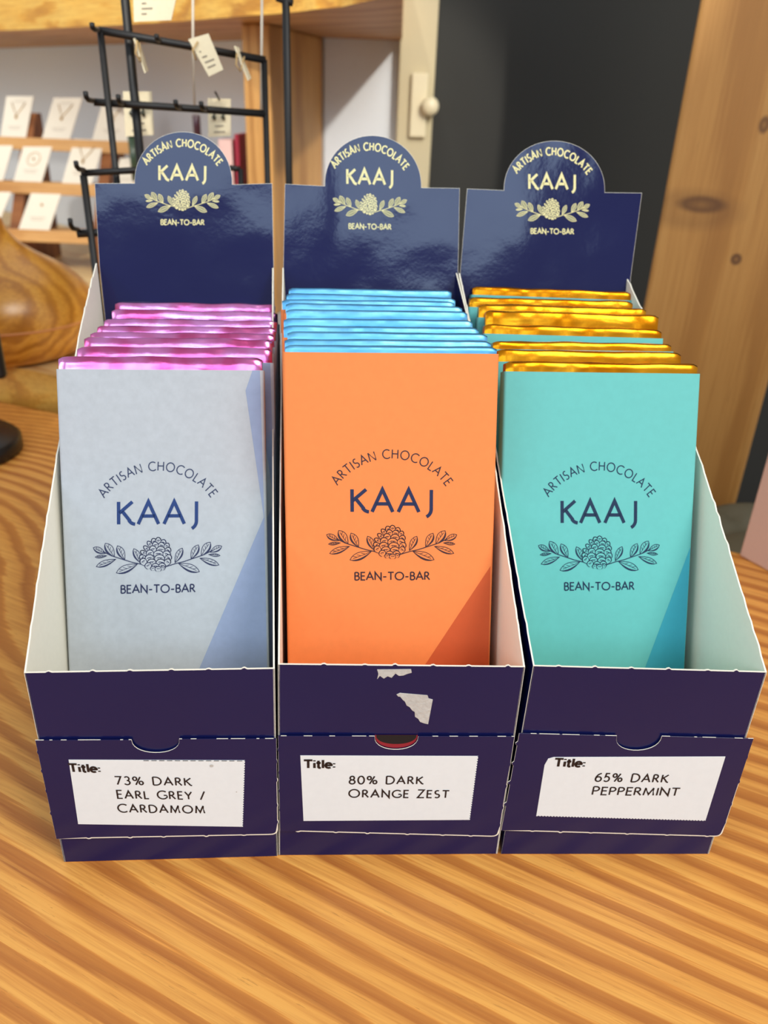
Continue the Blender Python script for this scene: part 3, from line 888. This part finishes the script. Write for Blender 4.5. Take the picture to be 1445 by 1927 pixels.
jewel_card('necklace card cut by the left edge on the middle tier', 1, (-48, 342), (5, 342), (-24, 258), (29, 258), 'dot')
jewel_card('necklace card with a round chain on the middle tier', 1, (25, 343), (78, 345), (48, 260), (103, 260), 'o')
jewel_card('necklace card with V chain on the middle tier beside the rack', 1, (116, 347), (172, 348), (140, 261), (197, 263), 'v')
jewel_card('blank-looking card on the middle tier right of the rack upright', 1, (213, 350), (254, 350), (226, 298), (262, 298), 'dot', lean=.02)
jewel_card('necklace card cut by the left edge on the bottom tier', 2, (-44, 434), (-6, 435), (-18, 345), (28, 345), 'dot')
jewel_card('necklace card with small pendant on the bottom tier', 2, (35, 434), (93, 438), (64, 347), (120, 349), 'dot')

# ------------------------------------------------------------------ earring cards, lipsticks and a red book behind the rack
def ecard(label, cs, Y):
    P = [at_y(px, py, Y) for px, py in cs]
    b = flat('c', P, .001, M_TAG)
    tl3, tr3, br3, bl3 = P; nn = (tr3-tl3).cross(tl3-bl3).normalized()*.0004
    Q = lambda u, v: tl3.lerp(tr3, u).lerp(bl3.lerp(br3, u), v)+nn
    for u, v, wd in ((.3, .70, .4), (.25, .86, .5)): b.poly([Q(u, v+.03), Q(u+wd, v+.03), Q(u+wd, v), Q(u, v)], M_SCRIB)
    o = b.build('earring_card'); tag(o, label, 'earring card', 'earring cards hanging on the rack')
    for u in (.3, .7):
        e = MB(); e.tube([Q(u, .40)+nn*2, Q(u-.04, .48)+nn*2, Q(u+.02, .56)+nn*2], [.0006, .0016, .0008], plain_dark, 8); e.build('earring', o)
    h = MB(); h.tube([Q(.5, .02), (Q(.5, -.02)+Q(.5, .02))*.5 + Vector((0, -.012, .004))], .0008, M_IRON, 6); h.build('hanger', o)
plain_dark = plain('dark_green_stone', srgb(60, 62, 50), .3)
ecard('cream earring card right behind the tall rack upright', [(231, 172), (285, 172), (289, 254), (236, 257)], .61)
ecard('cream earring card hanging below the middle rack bar near the post', [(391, 185), (434, 186), (434, 256), (392, 258)], .64)
# little back ledge that carries the small bottles
LZ = at_y(370, 345, 1.08).z
b = MB(); b.box((at_y(262, 350, 1.08).x, 1.05, .03), (at_y(450, 350, 1.05).x, 1.13, LZ), M_LEDGE)
tag(b.build('wooden_riser', bevel=.002), 'low wooden riser block on the slab left of the post, behind the left box', 'riser')
def tube_thing(name, label, px, y0, y1, wpx, mat, cat, capmat=None):
    a = at_y(px, y0, 1.08); r_ = wpx/2/FPX*1.2
    h = a.z - LZ
    b = MB(); b.lathe([(r_, 0), (r_, h*.66), (r_*.86, h*.66), (r_*.86, h*.97), (r_*.7, h)], mat, 20)
    o = b.build(name); o.location = (a.x, 1.08, LZ); tag(o, label, cat)
    if capmat:
        c = MB(); c.lathe([(r_*1.04, h*.64), (r_*1.04, h*.99), (r_*.8, h*1.005)], capmat, 20); c.build('cap', o)
tube_thing('lipstick', 'slim plum tube standing between the rack bars beside the cream earring card', 369, 217, 340, 11, plain('plum_lacquer', srgb(112, 62, 76), .35), 'tube', plain('dark_plum', srgb(70, 40, 52), .3))
tube_thing('bottle', 'dark green slim bottle behind the tall rack upright', 243, 210, 340, 12, plain('bottle_green', srgb(52, 70, 52), .3), 'bottle', plain('dark_cap', srgb(40, 40, 40), .4))
a = at_y(443, 252, 1.07); c = at_y(456, 345, 1.07)
b = MB(); b.box((a.x, 1.06, LZ), (c.x, 1.12, a.z), plain('crimson_cloth', srgb(168, 34, 62), .6)); tag(b.build('red_book', bevel=.001), 'crimson book standing against the wooden post', 'book')
a = at_y(411, 262, 1.07); c = at_y(441, 345, 1.07)
b = MB(); b.box((a.x, 1.066, LZ), (c.x, 1.115, a.z), plain('blush_carton', srgb(226, 190, 184), .6)); tag(b.build('pink_carton', bevel=.001), 'small blush pink carton beside the crimson book', 'carton')

# ------------------------------------------------------------------ the three display boxes
BOXES = [
 dict(pos=(-.0777, .21267), yaw=4.60, hyaw=-.0166, cy=0,
      f=dict(bl=(120,1618), br=(522,1612), tl=(45,1266), tr=(517,1258)), hd=dict(hl=(178,345), hr=(512,345), bl=(253,345), br=(437,347), top=(345,248), ml=(187,500), mr=(515,500)),
      flap=[(66,1393),(520,1390),(523,1571),(106,1579)], notch=(247,337,1391,1416), lab=[(129,1430),(461,1431),(457,1556),(147,1551)],
      txt=[('Title:', (131,1452), (190,1453), 14.5, 4.8), ('73% DARK', (218,1476), (361,1478), 15, 3.0), ('EARL GREY /', (221,1502), (386,1504), 15, 3.0), ('CARDAMOM', (223,1528), (386,1530), 15, 3.0)],
      logo=((273,379), (414,380), 263, 423), arcp=(-51, 140, R(104), 20.5, 4.3), name='left'),
 dict(pos=(.00795, .21886), yaw=3.12, hyaw=.0059, cy=1,
      f=dict(bl=(524,1608), br=(935,1612), tl=(523,1250), tr=(988,1255)), hd=dict(hl=(536,346), hr=(865,354), bl=(611,350), br=(793,353), top=(702,255), ml=(533,505), mr=(862,510)),
      flap=[(523,1385),(968,1386),(938,1575),(527,1564)], notch=(705,787,1386,1411), lab=[(565,1422),(900,1423),(884,1543),(571,1545)],
      txt=[('Title:', (572,1445), (631,1445), 14.5, 4.8), ('80% DARK', (657,1475), (796,1475), 14.5, 3.0), ('ORANGE ZEST', (656,1500), (844,1501), 14.5, 3.0)],
      logo=((627,383), (765,386), 270, 431), arcp=(-51, 140, R(104), 20.5, 4.3), name='middle'),
 dict(pos=(.09584, .22333), yaw=2.73, hyaw=-.0443, cy=2,
      f=dict(bl=(943,1607), br=(1332,1612), tl=(1003,1253), tr=(1443,1265)), hd=dict(hl=(879,355), hr=(1208,363), bl=(948,358), br=(1138,362), top=(1045,265), ml=(866,510), mr=(1187,520)),
      flap=[(977,1380),(1418,1390),(1357,1575),(943,1563)], notch=(1160,1245,1388,1415), lab=[(1027,1425),(1365,1424),(1327,1545),(1009,1536)],
      txt=[('Title:', (1042,1442), (1100,1443), 14.5, 4.8), ('65% DARK', (1119,1470), (1256,1472), 15, 3.0), ('PEPPERMINT', (1113,1495), (1276,1497), 15, 3.0)],
      logo=((969,392), (1109,394), 279, 440), arcp=(-51, 140, R(104), 20.5, 4.3), name='right'),
]
DEPTH, HLEAN = .1419, R(12.47)
PROF = [(0, .0935), (.036, .1175), (.076, .1425), (.14, .1765), (.1855, .1955), (.20, .2015)]
def prof_z(s):
    for (a, za_), (b, zb_) in zip(PROF, PROF[1:]):
        if s <= b: return za_ + (zb_-za_)*(s-a)/(b-a)
    return PROF[-1][1]
LBL = ['glossy navy carton display box of grey and pink bars, left of the three', 'glossy navy carton display box of orange bars with a torn sticker on its front', 'glossy navy carton display box of mint bars and gold foil, right of the three']
def perforate(p, q, step=.0125, amp=.0007, seed=0):
    """straight cut edge from p to q with the little nubs of a torn perforation"""
    rnd = random.Random(seed)
    p, q = Vector(p), Vector(q); L = (q-p).length; t = (q-p)/L; nn = Vector((-t.y, t.x))
    out = [p]; s = step*rnd.uniform(.4, .9)
    while s < L - .004:
        a = amp*rnd.uniform(.4, 1.0)
        out += [p+t*(s-.0009), p+t*s+nn*a, p+t*(s+.0007)+nn*a*.7, p+t*(s+.0012)]
        s += step*rnd.uniform(.8, 1.2)
    return [tuple(v) for v in out]
def rounded(poly, idx, r, n=5):
    i = idx % len(poly)
    a, b, c = Vector(poly[i-1]), Vector(poly[i]), Vector(poly[(i+1) % len(poly)])
    p, q = b + (a-b).normalized()*r, b + (c-b).normalized()*r
    mid = [tuple((p*(1-t)**2 + b*2*t*(1-t) + q*t*t)) for t in [k/n for k in range(n+1)]]
    return [tuple(x) for x in poly[:i]] + mid + [tuple(x) for x in poly[i+1:]]
box_frames = []
for bi, B_ in enumerate(BOXES):
    Mx = Matrix.Translation((B_['pos'][0], B_['pos'][1], 0)) @ Matrix.Rotation(R(B_['yaw']), 4, 'Z')
    box_frames.append(Mx)
    root = thing('display_box', LBL[bi], 'box', Mx, 'navy chocolate display boxes')
    fp = Plane((0, 0, 0), (1, 0, 0), (0, 0, 1), Mx)              # front face, looks towards -y
    F_ = {k: Vector(fp.hit(*v)) for k, v in B_['f'].items()}
    F_['bl'].y = F_['br'].y = .0003
    # front panel
    mb = MB()
    top = perforate(F_['tr'], F_['tl'], seed=bi, amp=-.0007)
    poly = [tuple(F_['bl']), tuple(F_['br'])] + top + [tuple(F_['tl'])]
    plate(mb, poly, fp, .0006, M_NAVY, M_CARD, M_EDGE, lambda u, v: .00015 if v > .085 else (.00002 if u < 0 else .00010))
    fpan = mb.build('front_panel', root)
    if bi == 1:
        st1 = [(480+x/2.726, 1220+y/2.726) for x, y in ((725,236),(742,228),(800,233),(884,240),(890,256),(911,262),(900,320),(887,388),(868,384),(846,376),(836,360),(820,350),(818,325),(806,318),(792,300),(777,292),(768,272),(756,262),(744,247),(734,246))]
        mb = MB(); plate(mb, [fp.hit(*p) for p in st1], Plane((0, -.0002, 0), (1,0,0), (0,0,1)), .0002, M_TORN, M_TORN, M_TORN, .00005)
        mb.build('torn_sticker', fpan)['label'] = 'grey-white torn sticker remnant'
        st2 = [(480+x/2.726, 1220+y/2.726) for x, y in ((626,108),(800,106),(803,124),(780,130),(760,138),(738,140),(720,128),(700,150),(680,142),(660,154),(640,140),(626,156),(632,130))]
        mb = MB(); plate(mb, [fp.hit(*p) for p in st2], Plane((0, -.0002, 0), (1,0,0), (0,0,1)), .0002, M_TORN, M_TORN, M_TORN, .00005)
        mb.build('torn_sticker', fpan)['label'] = 'scrap of torn sticker at the rim'
    # header card (back panel)
    hn = Vector((1, B_['hyaw'], 0)).normalized()
    hu = (Vector((0, math.sin(HLEAN), math.cos(HLEAN))))
    hu = (hu - hn*hu.dot(hn)).normalized()
    hp = Plane((0, DEPTH, 0), hn, hu, Mx)
    Hh = {k: Vector(hp.hit(*v)) for k, v in B_['hd'].items()}
    cb = (Hh['bl'] + Hh['br'])/2; rx = (Hh['br']-Hh['bl'])/2; ry = Hh['top'] - cb
    A0 = R(8)
    archp = [tuple(cb + rx*1.0*math.cos(R(a))*1.0 + ry*math.sin(R(a))**.94) for a in range(0, 181, 6)]
    sl = (Hh['hl'].x - Hh['ml'].x)/(Hh['hl'].y - Hh['ml'].y); sr = (Hh['hr'].x - Hh['mr'].x)/(Hh['hr'].y - Hh['mr'].y)
    hw0 = -.0423; hw1 = .0423
    poly = [(max(hw0, min(Hh['ml'].x - sl*Hh['ml'].y, -.035)), .0), (min(hw1, max(Hh['mr'].x - sr*Hh['mr'].y, .035)), .0), tuple(Hh['mr']), tuple(Hh['hr']), tuple(Hh['br'] + Vector((.0012, 0)))] + archp + [tuple(Hh['bl'] - Vector((.0012, 0))), tuple(Hh['hl']), tuple(Hh['ml'])]
    mb = MB()
    plate(mb, poly, hp, .0006, M_NAVY_GLOSS, M_CARD, M_EDGE, .00012)
    place_logo(mb, hp, *B_['logo'], h=.00010, mk=M_GOLD, mt=M_GOLD, style='fill', arc_par=B_['arcp'], wk=7.6, wt=3.2)
    mb.build('header_card', root)
    # side panels
    for sgn, ft_, fb_, hm, hh in ((-1, 'tl', 'bl', 'ml', 'hl'), (1, 'tr', 'br', 'mr', 'hr')):
        mb = MB(); N = 70; vs = []
        rnd = random.Random(bi*7+sgn)
        nub = {rnd.randrange(2, N): 1 for _ in range(14)}
        fx = lambda z: F_[fb_].x + (F_[ft_].x - F_[fb_].x)*z/F_[ft_].y
        hx0 = poly[0][0] if sgn < 0 else poly[1][0]
        hxm = Hh[hm].x + sgn*.0006
        for i in range(N+1):
            t = i/N
            zt_end = prof_z(.1862)
            row = []
            for top_ in (0, 1):
                # the back edge follows the leaning header card
                if top_:
                    s_end = DEPTH + zt_end*math.tan(HLEAN) - .001
                    s = s_end*t; z = (F_[ft_].y if i == 0 else prof_z(s)) + (.0009*rnd.uniform(.3, 1) if i in nub else 0)
                    if t < .15: z += (F_[ft_].y - prof_z(0))*(1-t/.15) if i else 0
                    x = fx(F_[ft_].y)*(1-t) + hxm*t
                else:
                    s = (DEPTH-.001)*t; z = .0004
                    x = fx(0)*(1-t) + (hx0 + sgn*.0003)*t
                row.append((x, s, z))
            vs.append(row)
        th_ = .0006
        o_, i_ = [], []
        for (lo_, hi_) in vs:
            o_ += [Vector(lo_), Vector(hi_)]
            i_ += [Vector(lo_) - Vector((sgn*th_, 0, 0)), Vector(hi_) - Vector((sgn*th_, 0, 0))]
        n2 = len(o_)
        fo, fi, fe = [], [], []
        for i in range(N):
            a, c = 2*i, 2*i+2
            q1 = (a, c, c+1, a+1); q2 = (n2+a, n2+a+1, n2+c+1, n2+c)
            if sgn < 0: q1, q2 = q1[::-1], q2[::-1]
            fo.append(q1); fi.append(q2); e = (a+1, c+1, n2+c+1, n2+a+1); fe.append(e if sgn > 0 else e[::-1])
        mb.add(o_ + i_, fo, M_NAVY, True); mb.add(o_ + i_, fi, M_CARD, True); mb.add(o_ + i_, fe + [(0, 1, n2+1, n2), (n2-2, n2-1, 2*n2-1, 2*n2-2)], M_EDGE)
        mb.build('side_panel', root)
    # floor of the box
    mb = MB(); mb.box((F_['bl'].x+.001, .0008, .0003), (F_['br'].x-.001, DEPTH-.001, .0010), M_CARD); mb.build('bottom_panel', root)
    # hanging front flap with thumb notch and label
    FY = -.0010
    pl2 = Plane((0, FY, 0), (1,0,0), (0,0,1), Mx)
    fl = [Vector(pl2.hit(*p)) for p in B_['flap']]
    nx0, nx1, ny, nb = B_['notch']
    a, c, d = Vector(pl2.hit(nx0, ny)), Vector(pl2.hit(nx1, ny)), Vector(pl2.hit((nx0+nx1)/2, nb))
    mid = (a+c)/2; dr = mid.y - d.y
    topline = lambda x: fl[0].y + (fl[1].y-fl[0].y)*(x-fl[0].x)/(fl[1].x-fl[0].x)
    rr_ = (c.x-a.x)/2
    notch = [(mid.x + rr_*math.cos(R(t)), topline(mid.x) - dr*abs(math.sin(R(t)))**.8) for t in range(0, 181, 12)]
    side_n = perforate(fl[2], fl[1], .011, -.0004, bi+40)[1:]
    bot_n = perforate(fl[3], fl[2], .014, -.0005, bi+20)
    poly2 = [tuple(fl[3])] + bot_n[1:] + [tuple(fl[2])] 
    k_r = len(poly2)-1
    poly2 += side_n + [tuple(fl[1])] + notch + [tuple(fl[0])] + (perforate(fl[0], fl[3], .011, -.0011, 66) if bi == 2 else perforate(fl[0], fl[3], .010, -.0004, bi+60))[1:]
    poly2 = rounded(poly2, k_r, .003)
    # finer steps along the cut top edge so that only bits of it are worn white
    fine = []
    for i_, p_ in enumerate(poly2):
        q_ = poly2[(i_+1) % len(poly2)]
        fine.append(p_)
        if p_[1] > fl[0].y - .002 and q_[1] > fl[0].y - .002 and abs(q_[0]-p_[0]) > .01:
            k_ = 34
            fine += [(p_[0]+(q_[0]-p_[0])*t_/k_, p_[1]+(q_[1]-p_[1])*t_/k_) for t_ in range(1, k_)]
    poly2 = fine
    def flap_edge(u, v, _b=bi):
        if v > topline(u) - .0006: return M_EDGE if noise.noise(Vector((u*420, _b*7.3, .5))) > .06 else M_NAVY
        return M_EDGE
    mb = MB(); ylo = min(p[1] for p in poly2); xhi = max(p[0] for p in poly2)
    plate(mb, poly2, pl2, .0003, M_NAVY, M_CARD, flap_edge, lambda u, v: .00060 if v < ylo + .0035 and u > fl[3].x + .006 else (.00020 if u > xhi - .006 and v < ylo + .03 else .00005))
    flp = mb.build('front_flap', root)
    if bi == 1:   # thumb hole drawn flat: shade of the opening painted dark over red
        mb = MB()
        pz = Plane((0, FY+.0007, 0), (1,0,0), (0,0,1))
        half = [(x, y) for x, y in notch if x <= mid.x+1]
        inner = [(mid.x + rr_*.97*math.cos(R(t)), topline(mid.x) + .0009 - dr*.55*math.sin(R(t))**.8 if 0 < t < 180 else topline(mid.x)) for t in range(0, 181, 12)]
        mb.poly([pz.p(x, y, .0) for x, y in [(mid.x + rr_*.985*math.cos(R(t)), topline(mid.x) - dr*.985*abs(math.sin(R(t)))**.8) for t in range(180, 361, 12)]], M_RED)
        mb.poly([pz.p(x, y, .00006) for x, y in [(mid.x + rr_*.93*math.cos(R(t)), topline(mid.x) - dr*.68*abs(math.sin(R(t)))**.8) for t in range(180, 361, 12)]], M_BLACK)
        mb.build('thumb_hole_decal', flp)['label'] = 'half-moon thumb slot with painted dark shade over red'
    # sticker label
    pl3 = Plane((0, FY-.00015, 0), (1,0,0), (0,0,1), Mx)
    lb = [Vector(pl3.hit(*p)) for p in B_['lab']]
    def serr(p, q, amp=.00028, st_=.0012):
        L = (q-p).length; t = (q-p)/L; nn = Vector((-t.y, t.x)); out = []; k = int(L/st_)
        for i in range(k):
            s0 = L*i/k; out += [tuple(p+t*s0), tuple(p+t*(s0+st_*.5)), tuple(p+t*(s0+st_*.5)+nn*amp), tuple(p+t*(s0+st_*.9)+nn*amp)]
        return out
    tlc, trc, brc, blc = lb
    if bi == 2: plb = [tuple(blc)] + serr(blc, brc) + [tuple(brc)] + [tuple(trc), tuple(tlc + Vector((.003, 0))), tuple(tlc + Vector((.001, -.0008))), tuple(tlc + (blc-tlc)*.13)]
    else: plb = [tuple(blc), tuple(brc)] + serr(brc, trc)[1:] + [tuple(trc), tuple(tlc)]
    mb = MB(); plate(mb, plb, pl3, .00015, M_LABEL, M_LABEL, M_LABEL, .00004)
    if bi == 0:
        for i in range(13):
            t0, t1 = .42 + i*.0445, .42 + i*.0445 + .030
            p0, p1 = tlc.lerp(trc, t0), tlc.lerp(trc, t1); mb.poly([pl3.p(p0.x, p0.y-.0003, .00012), pl3.p(p1.x, p1.y-.0003, .00012), pl3.p(p1.x, p1.y-.00002, .00012), pl3.p(p0.x, p0.y-.00002, .00012)], M_INK)
        for px, py, r_ in ((398, 1441, 4), (445, 1490, 1.6)):
            cc = Vector(pl3.hit(px, py)); mb.poly([pl3.p(cc.x + r_*.00018*math.cos(R(t)), cc.y + r_*.00018*math.sin(R(t)), .0001) for t in range(0, 360, 30)], M_TORN)
    for tx, p0, p1, capx, sw in B_['txt']:
        a, c, u = Vector(pl3.hit(*p0)), Vector(pl3.hit(*p1)), Vector(pl3.hit(p0[0], p0[1]-capx))
        L = (c-a).length; ex = (c-a)/L; cap = abs(u.y - a.y)
        ink = Ink(mb, pl3, a, ex, Vector((0, 1)), .00010)
        px_m = L/((p1[0]-p0[0]))
        text(ink, tx, 0, 0, L, cap, sw*px_m, M_INK, sp=.05 if 'Title' in tx else (.24 if tx != 'PEPPERMINT' else .16), small=1 if 'Title' in tx else .93)
    mb.build('title_label', flp)['label'] = 'white title sticker'

# ------------------------------------------------------------------ the chocolate bars
WB, TB, LT = .0803, .0078, .186
FLAV = [
 dict(w=.0785, foil=M_PINK, m1=M_GREY1, m2=M_GREY2, e=.0050, zs=[.179]*8, lean=(14, 21.5),
      rows=[((214.5,569),(516,570)), ((210,583),(520,586)), ((197,600),(515,602)), ((185.6,613),(512,614.5)), ((170,624.5),(512,625.5)), ((157,635),(508.6,636)), ((146,652),(507,653)), ((109,671),(489,670))],
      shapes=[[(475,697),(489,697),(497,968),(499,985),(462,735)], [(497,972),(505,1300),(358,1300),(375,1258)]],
      logo=((177,1044), (418,1041), 869, 1115), mk=M_PRINT_BLUE, mt=M_PRINT_NAVY, col='grey-sleeved pink-foil'),
 dict(w=WB, foil=M_BLUE, m1=M_OR1, m2=M_OR2, e=.0026, zs=[.1895]*10, lean=(14, 17.5),
      rows=[((545,541),(849,546)), ((545.5,551),(850,560)), ((539,562),(850,567)), ((541,569),(867,576)), ((541,581),(879,586)), ((540,599),(884,601)), ((539,613),(897,615)), ((544,624),(915,626)), ((535,637),(925,640)), ((535,651),(934.5,649))],
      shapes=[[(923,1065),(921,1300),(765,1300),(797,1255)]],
      logo=((616,1023), (860,1023), 846, 1091), mk=M_PRINT_NAVY, mt=M_PRINT_DARK, col='orange-sleeved blue-foil'),
 dict(w=WB, foil=M_GFOIL, m1=M_TEAL1, m2=M_TEAL2, e=.0040, zs=[.1905,.1890,.1885,.1880,.1850,.1810,.1800,.1805], lean=(14, 20.5),
      rows=[((891,538),(1187.6,549)), ((886,558),(1192,567)), ((903.5,571),(1218.5,580)), ((916,583),(1241,594)), ((914,609.5),(1246.5,619)), ((930,641),(1266,646)), ((938.5,657),(1284.5,662.6)), ((951,679),(1318.6,684))],
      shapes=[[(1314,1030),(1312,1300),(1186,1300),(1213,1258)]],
      logo=((1014,1038), (1241,1037), 869, 1110), mk=M_PRINT_TEAL, mt=M_PRINT_TEAL, col='mint-sleeved gold-foil'),
]
def sleeve_mesh(fl, M, L):
    """paper sleeve open at the top, printed on its front"""
    b = MB(); hw, ht = fl['w']/2, TB/2; r = .0012; pr = []
    for cx_, cy_, a0 in ((hw-r, -ht+r, -90), (hw-r, ht-r, 0), (-hw+r, ht-r, 90), (-hw+r, -ht+r, 180)):
        for k in range(5): pr.append((cx_ + r*math.cos(R(a0+90*k/4)), cy_ + r*math.sin(R(a0+90*k/4))))
    n_ = len(pr); vs = [(x, y, z) for z in (0, L) for x, y in pr] + [(x*.992, y*.93, L) for x, y in pr] + [(x*.992, y*.93, L-.004) for x, y in pr]
    fs = [(i, (i+1) % n_, n_+(i+1) % n_, n_+i) for i in range(n_)]
    rim = [(n_+i, n_+(i+1) % n_, 2*n_+(i+1) % n_, 2*n_+i) for i in range(n_)]
    inn = [(2*n_+i, 2*n_+(i+1) % n_, 3*n_+(i+1) % n_, 3*n_+i) for i in range(n_)]
    b.add(vs, fs, fl['m1'], True); b.add(vs, rim + inn + [list(range(n_))[::-1]], fl['m1'])
    pl = Plane((0, -ht, 0), (1,0,0), (0,0,1), M)
    hx = hw - r*.55
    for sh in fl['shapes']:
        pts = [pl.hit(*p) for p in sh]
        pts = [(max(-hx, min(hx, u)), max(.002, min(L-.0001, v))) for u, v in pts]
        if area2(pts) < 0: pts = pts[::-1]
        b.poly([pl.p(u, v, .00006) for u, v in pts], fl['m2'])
    place_logo(b, pl, *fl['logo'], h=.00012, mk=fl['mk'], mt=fl['mt'], style='line', paper=fl['m1'], arc_par=(-28, 120, R(109), 16, 1.9), wk=6.2, wt=2.4)
    return b
def foil_mesh(fl, L, e, seed):
    b = MB(); hw, ht = fl['w']/2-.0008, TB/2-.0006
    nx_ = 44
    prof_ = [(-ht, L-.004), (-ht, L+e*.35), (-ht, L+e-.0010), (-ht+.0006, L+e-.0002), (-ht*.4, L+e), (ht*.4, L+e), (ht-.0006, L+e-.0002), (ht, L+e-.0010), (ht, L+e*.35), (ht, L-.004)]
    K = len(prof_); vs, fs = [], []
    for i in range(nx_+1):
        t = i/nx_; x = -hw + 2*hw*t
        edge = min(t, 1-t)*2*hw
        drop = .0008*max(0, 1-edge/.003)**2
        for k, (y, z) in enumerate(prof_):
            a = .00055 if fl['foil'] is not M_BLUE else .00025
            dn = noise.noise(Vector((x*160, y*300, seed*3.1))) * a
            dz = noise.noise(Vector((x*70, y*200, seed*5.7+9))) * a * (1.0 if z > L else 0)
            sq = 1 - (.25*max(0, 1-edge/.0015) if 1 <= k <= 8 else 0)
            vs.append((x + (noise.noise(Vector((z*300, y*200, seed))) * .0004 if i in (0, nx_) else 0), y*sq + (dn if 0 < k < K-1 else 0), z - (drop if z > L else 0) + dz))
    for i in range(nx_):
        for k in range(K-1): fs.append((i*K+k, (i+1)*K+k, (i+1)*K+k+1, i*K+k+1))
    b.add(vs, fs, fl['foil'], True)
    b.add(vs, [list(range(K)), [nx_*K+k for k in range(K)][::-1]], fl['foil'])
    return b
ORD = ['front', 'second', 'third', 'fourth', 'fifth', 'sixth', 'seventh', 'eighth', 'ninth', 'tenth']
for fi_, fl in enumerate(FLAV):
    rows = fl['rows']; nr = len(rows)
    sleeve = None
    for ri in range(nr-1, -1, -1):
        front = ri == nr-1
        zt_ = fl['zs'][ri]
        lean = R(fl['lean'][0] + (fl['lean'][1]-fl['lean'][0])*ri/(nr-1))
        pL, pR = at_z(*rows[ri][0], zt_), at_z(*rows[ri][1], zt_)
        mid = (pL+pR)/2
        yaw = math.atan2(pR.y-pL.y, pR.x-pL.x)
        yaw = max(R(-1.0), min(R(6.5), yaw))
        rot = Matrix.Rotation(yaw, 4, 'Z') @ Matrix.Rotation(-lean, 4, 'X')
        zb = .0030
        sc = (zt_ - zb - (TB/2)*math.sin(lean)*-1*0) / (LT*math.cos(lean) - 0)
        loc = mid - rot.to_3x3() @ Vector((0, -TB/2, LT*sc))
        Mb = Matrix.Translation(loc) @ rot @ Matrix.Diagonal((1, 1, sc, 1))
        e = fl['e'] if front else {0: .0060, 1: .0046, 2: (.0040, .0046, .006, .0065, .0040, .0035, .0050, .0040)[ri] if fi_ == 2 else .004}[fi_]
        from_front = nr-1-ri
        where = ('left', 'middle', 'right')[fi_]
        if front: lab = {0: 'front grey chocolate bar with navy print and pink foil top in the left box', 1: 'front orange chocolate bar with navy print in the middle box', 2: 'front mint chocolate bar with navy print and gold foil top in the right box'}[fi_]
        elif ri == 0: lab = 'rearmost %s chocolate bar, against the header card of the %s box' % (fl['col'], where)
        else: lab = '%s chocolate bar, %s from the front in the %s box' % (fl['col'], ORD[from_front], where)
        root = thing('chocolate_bar', lab, 'chocolate bar', Mb, '%s chocolate bars' % fl['col'])
        import sys; print('BAR', fi_, ri, [round(v, 4) for v in loc], 'yaw %.1f sc %.3f' % (math.degrees(yaw), sc), 'topY %.4f' % mid.y)
        if sleeve is None:
            b = sleeve_mesh(fl, Mb, LT - fl['e']); sleeve = b.build('paper_sleeve', root); e0 = fl['e']
        else:
            c = sleeve.copy(); COL.objects.link(c); c.parent = root
            c.scale = (1, 1, (LT - e)/(LT - e0))
        foil_mesh(fl, LT - e, e, fi_*20 + ri).build('foil', root)
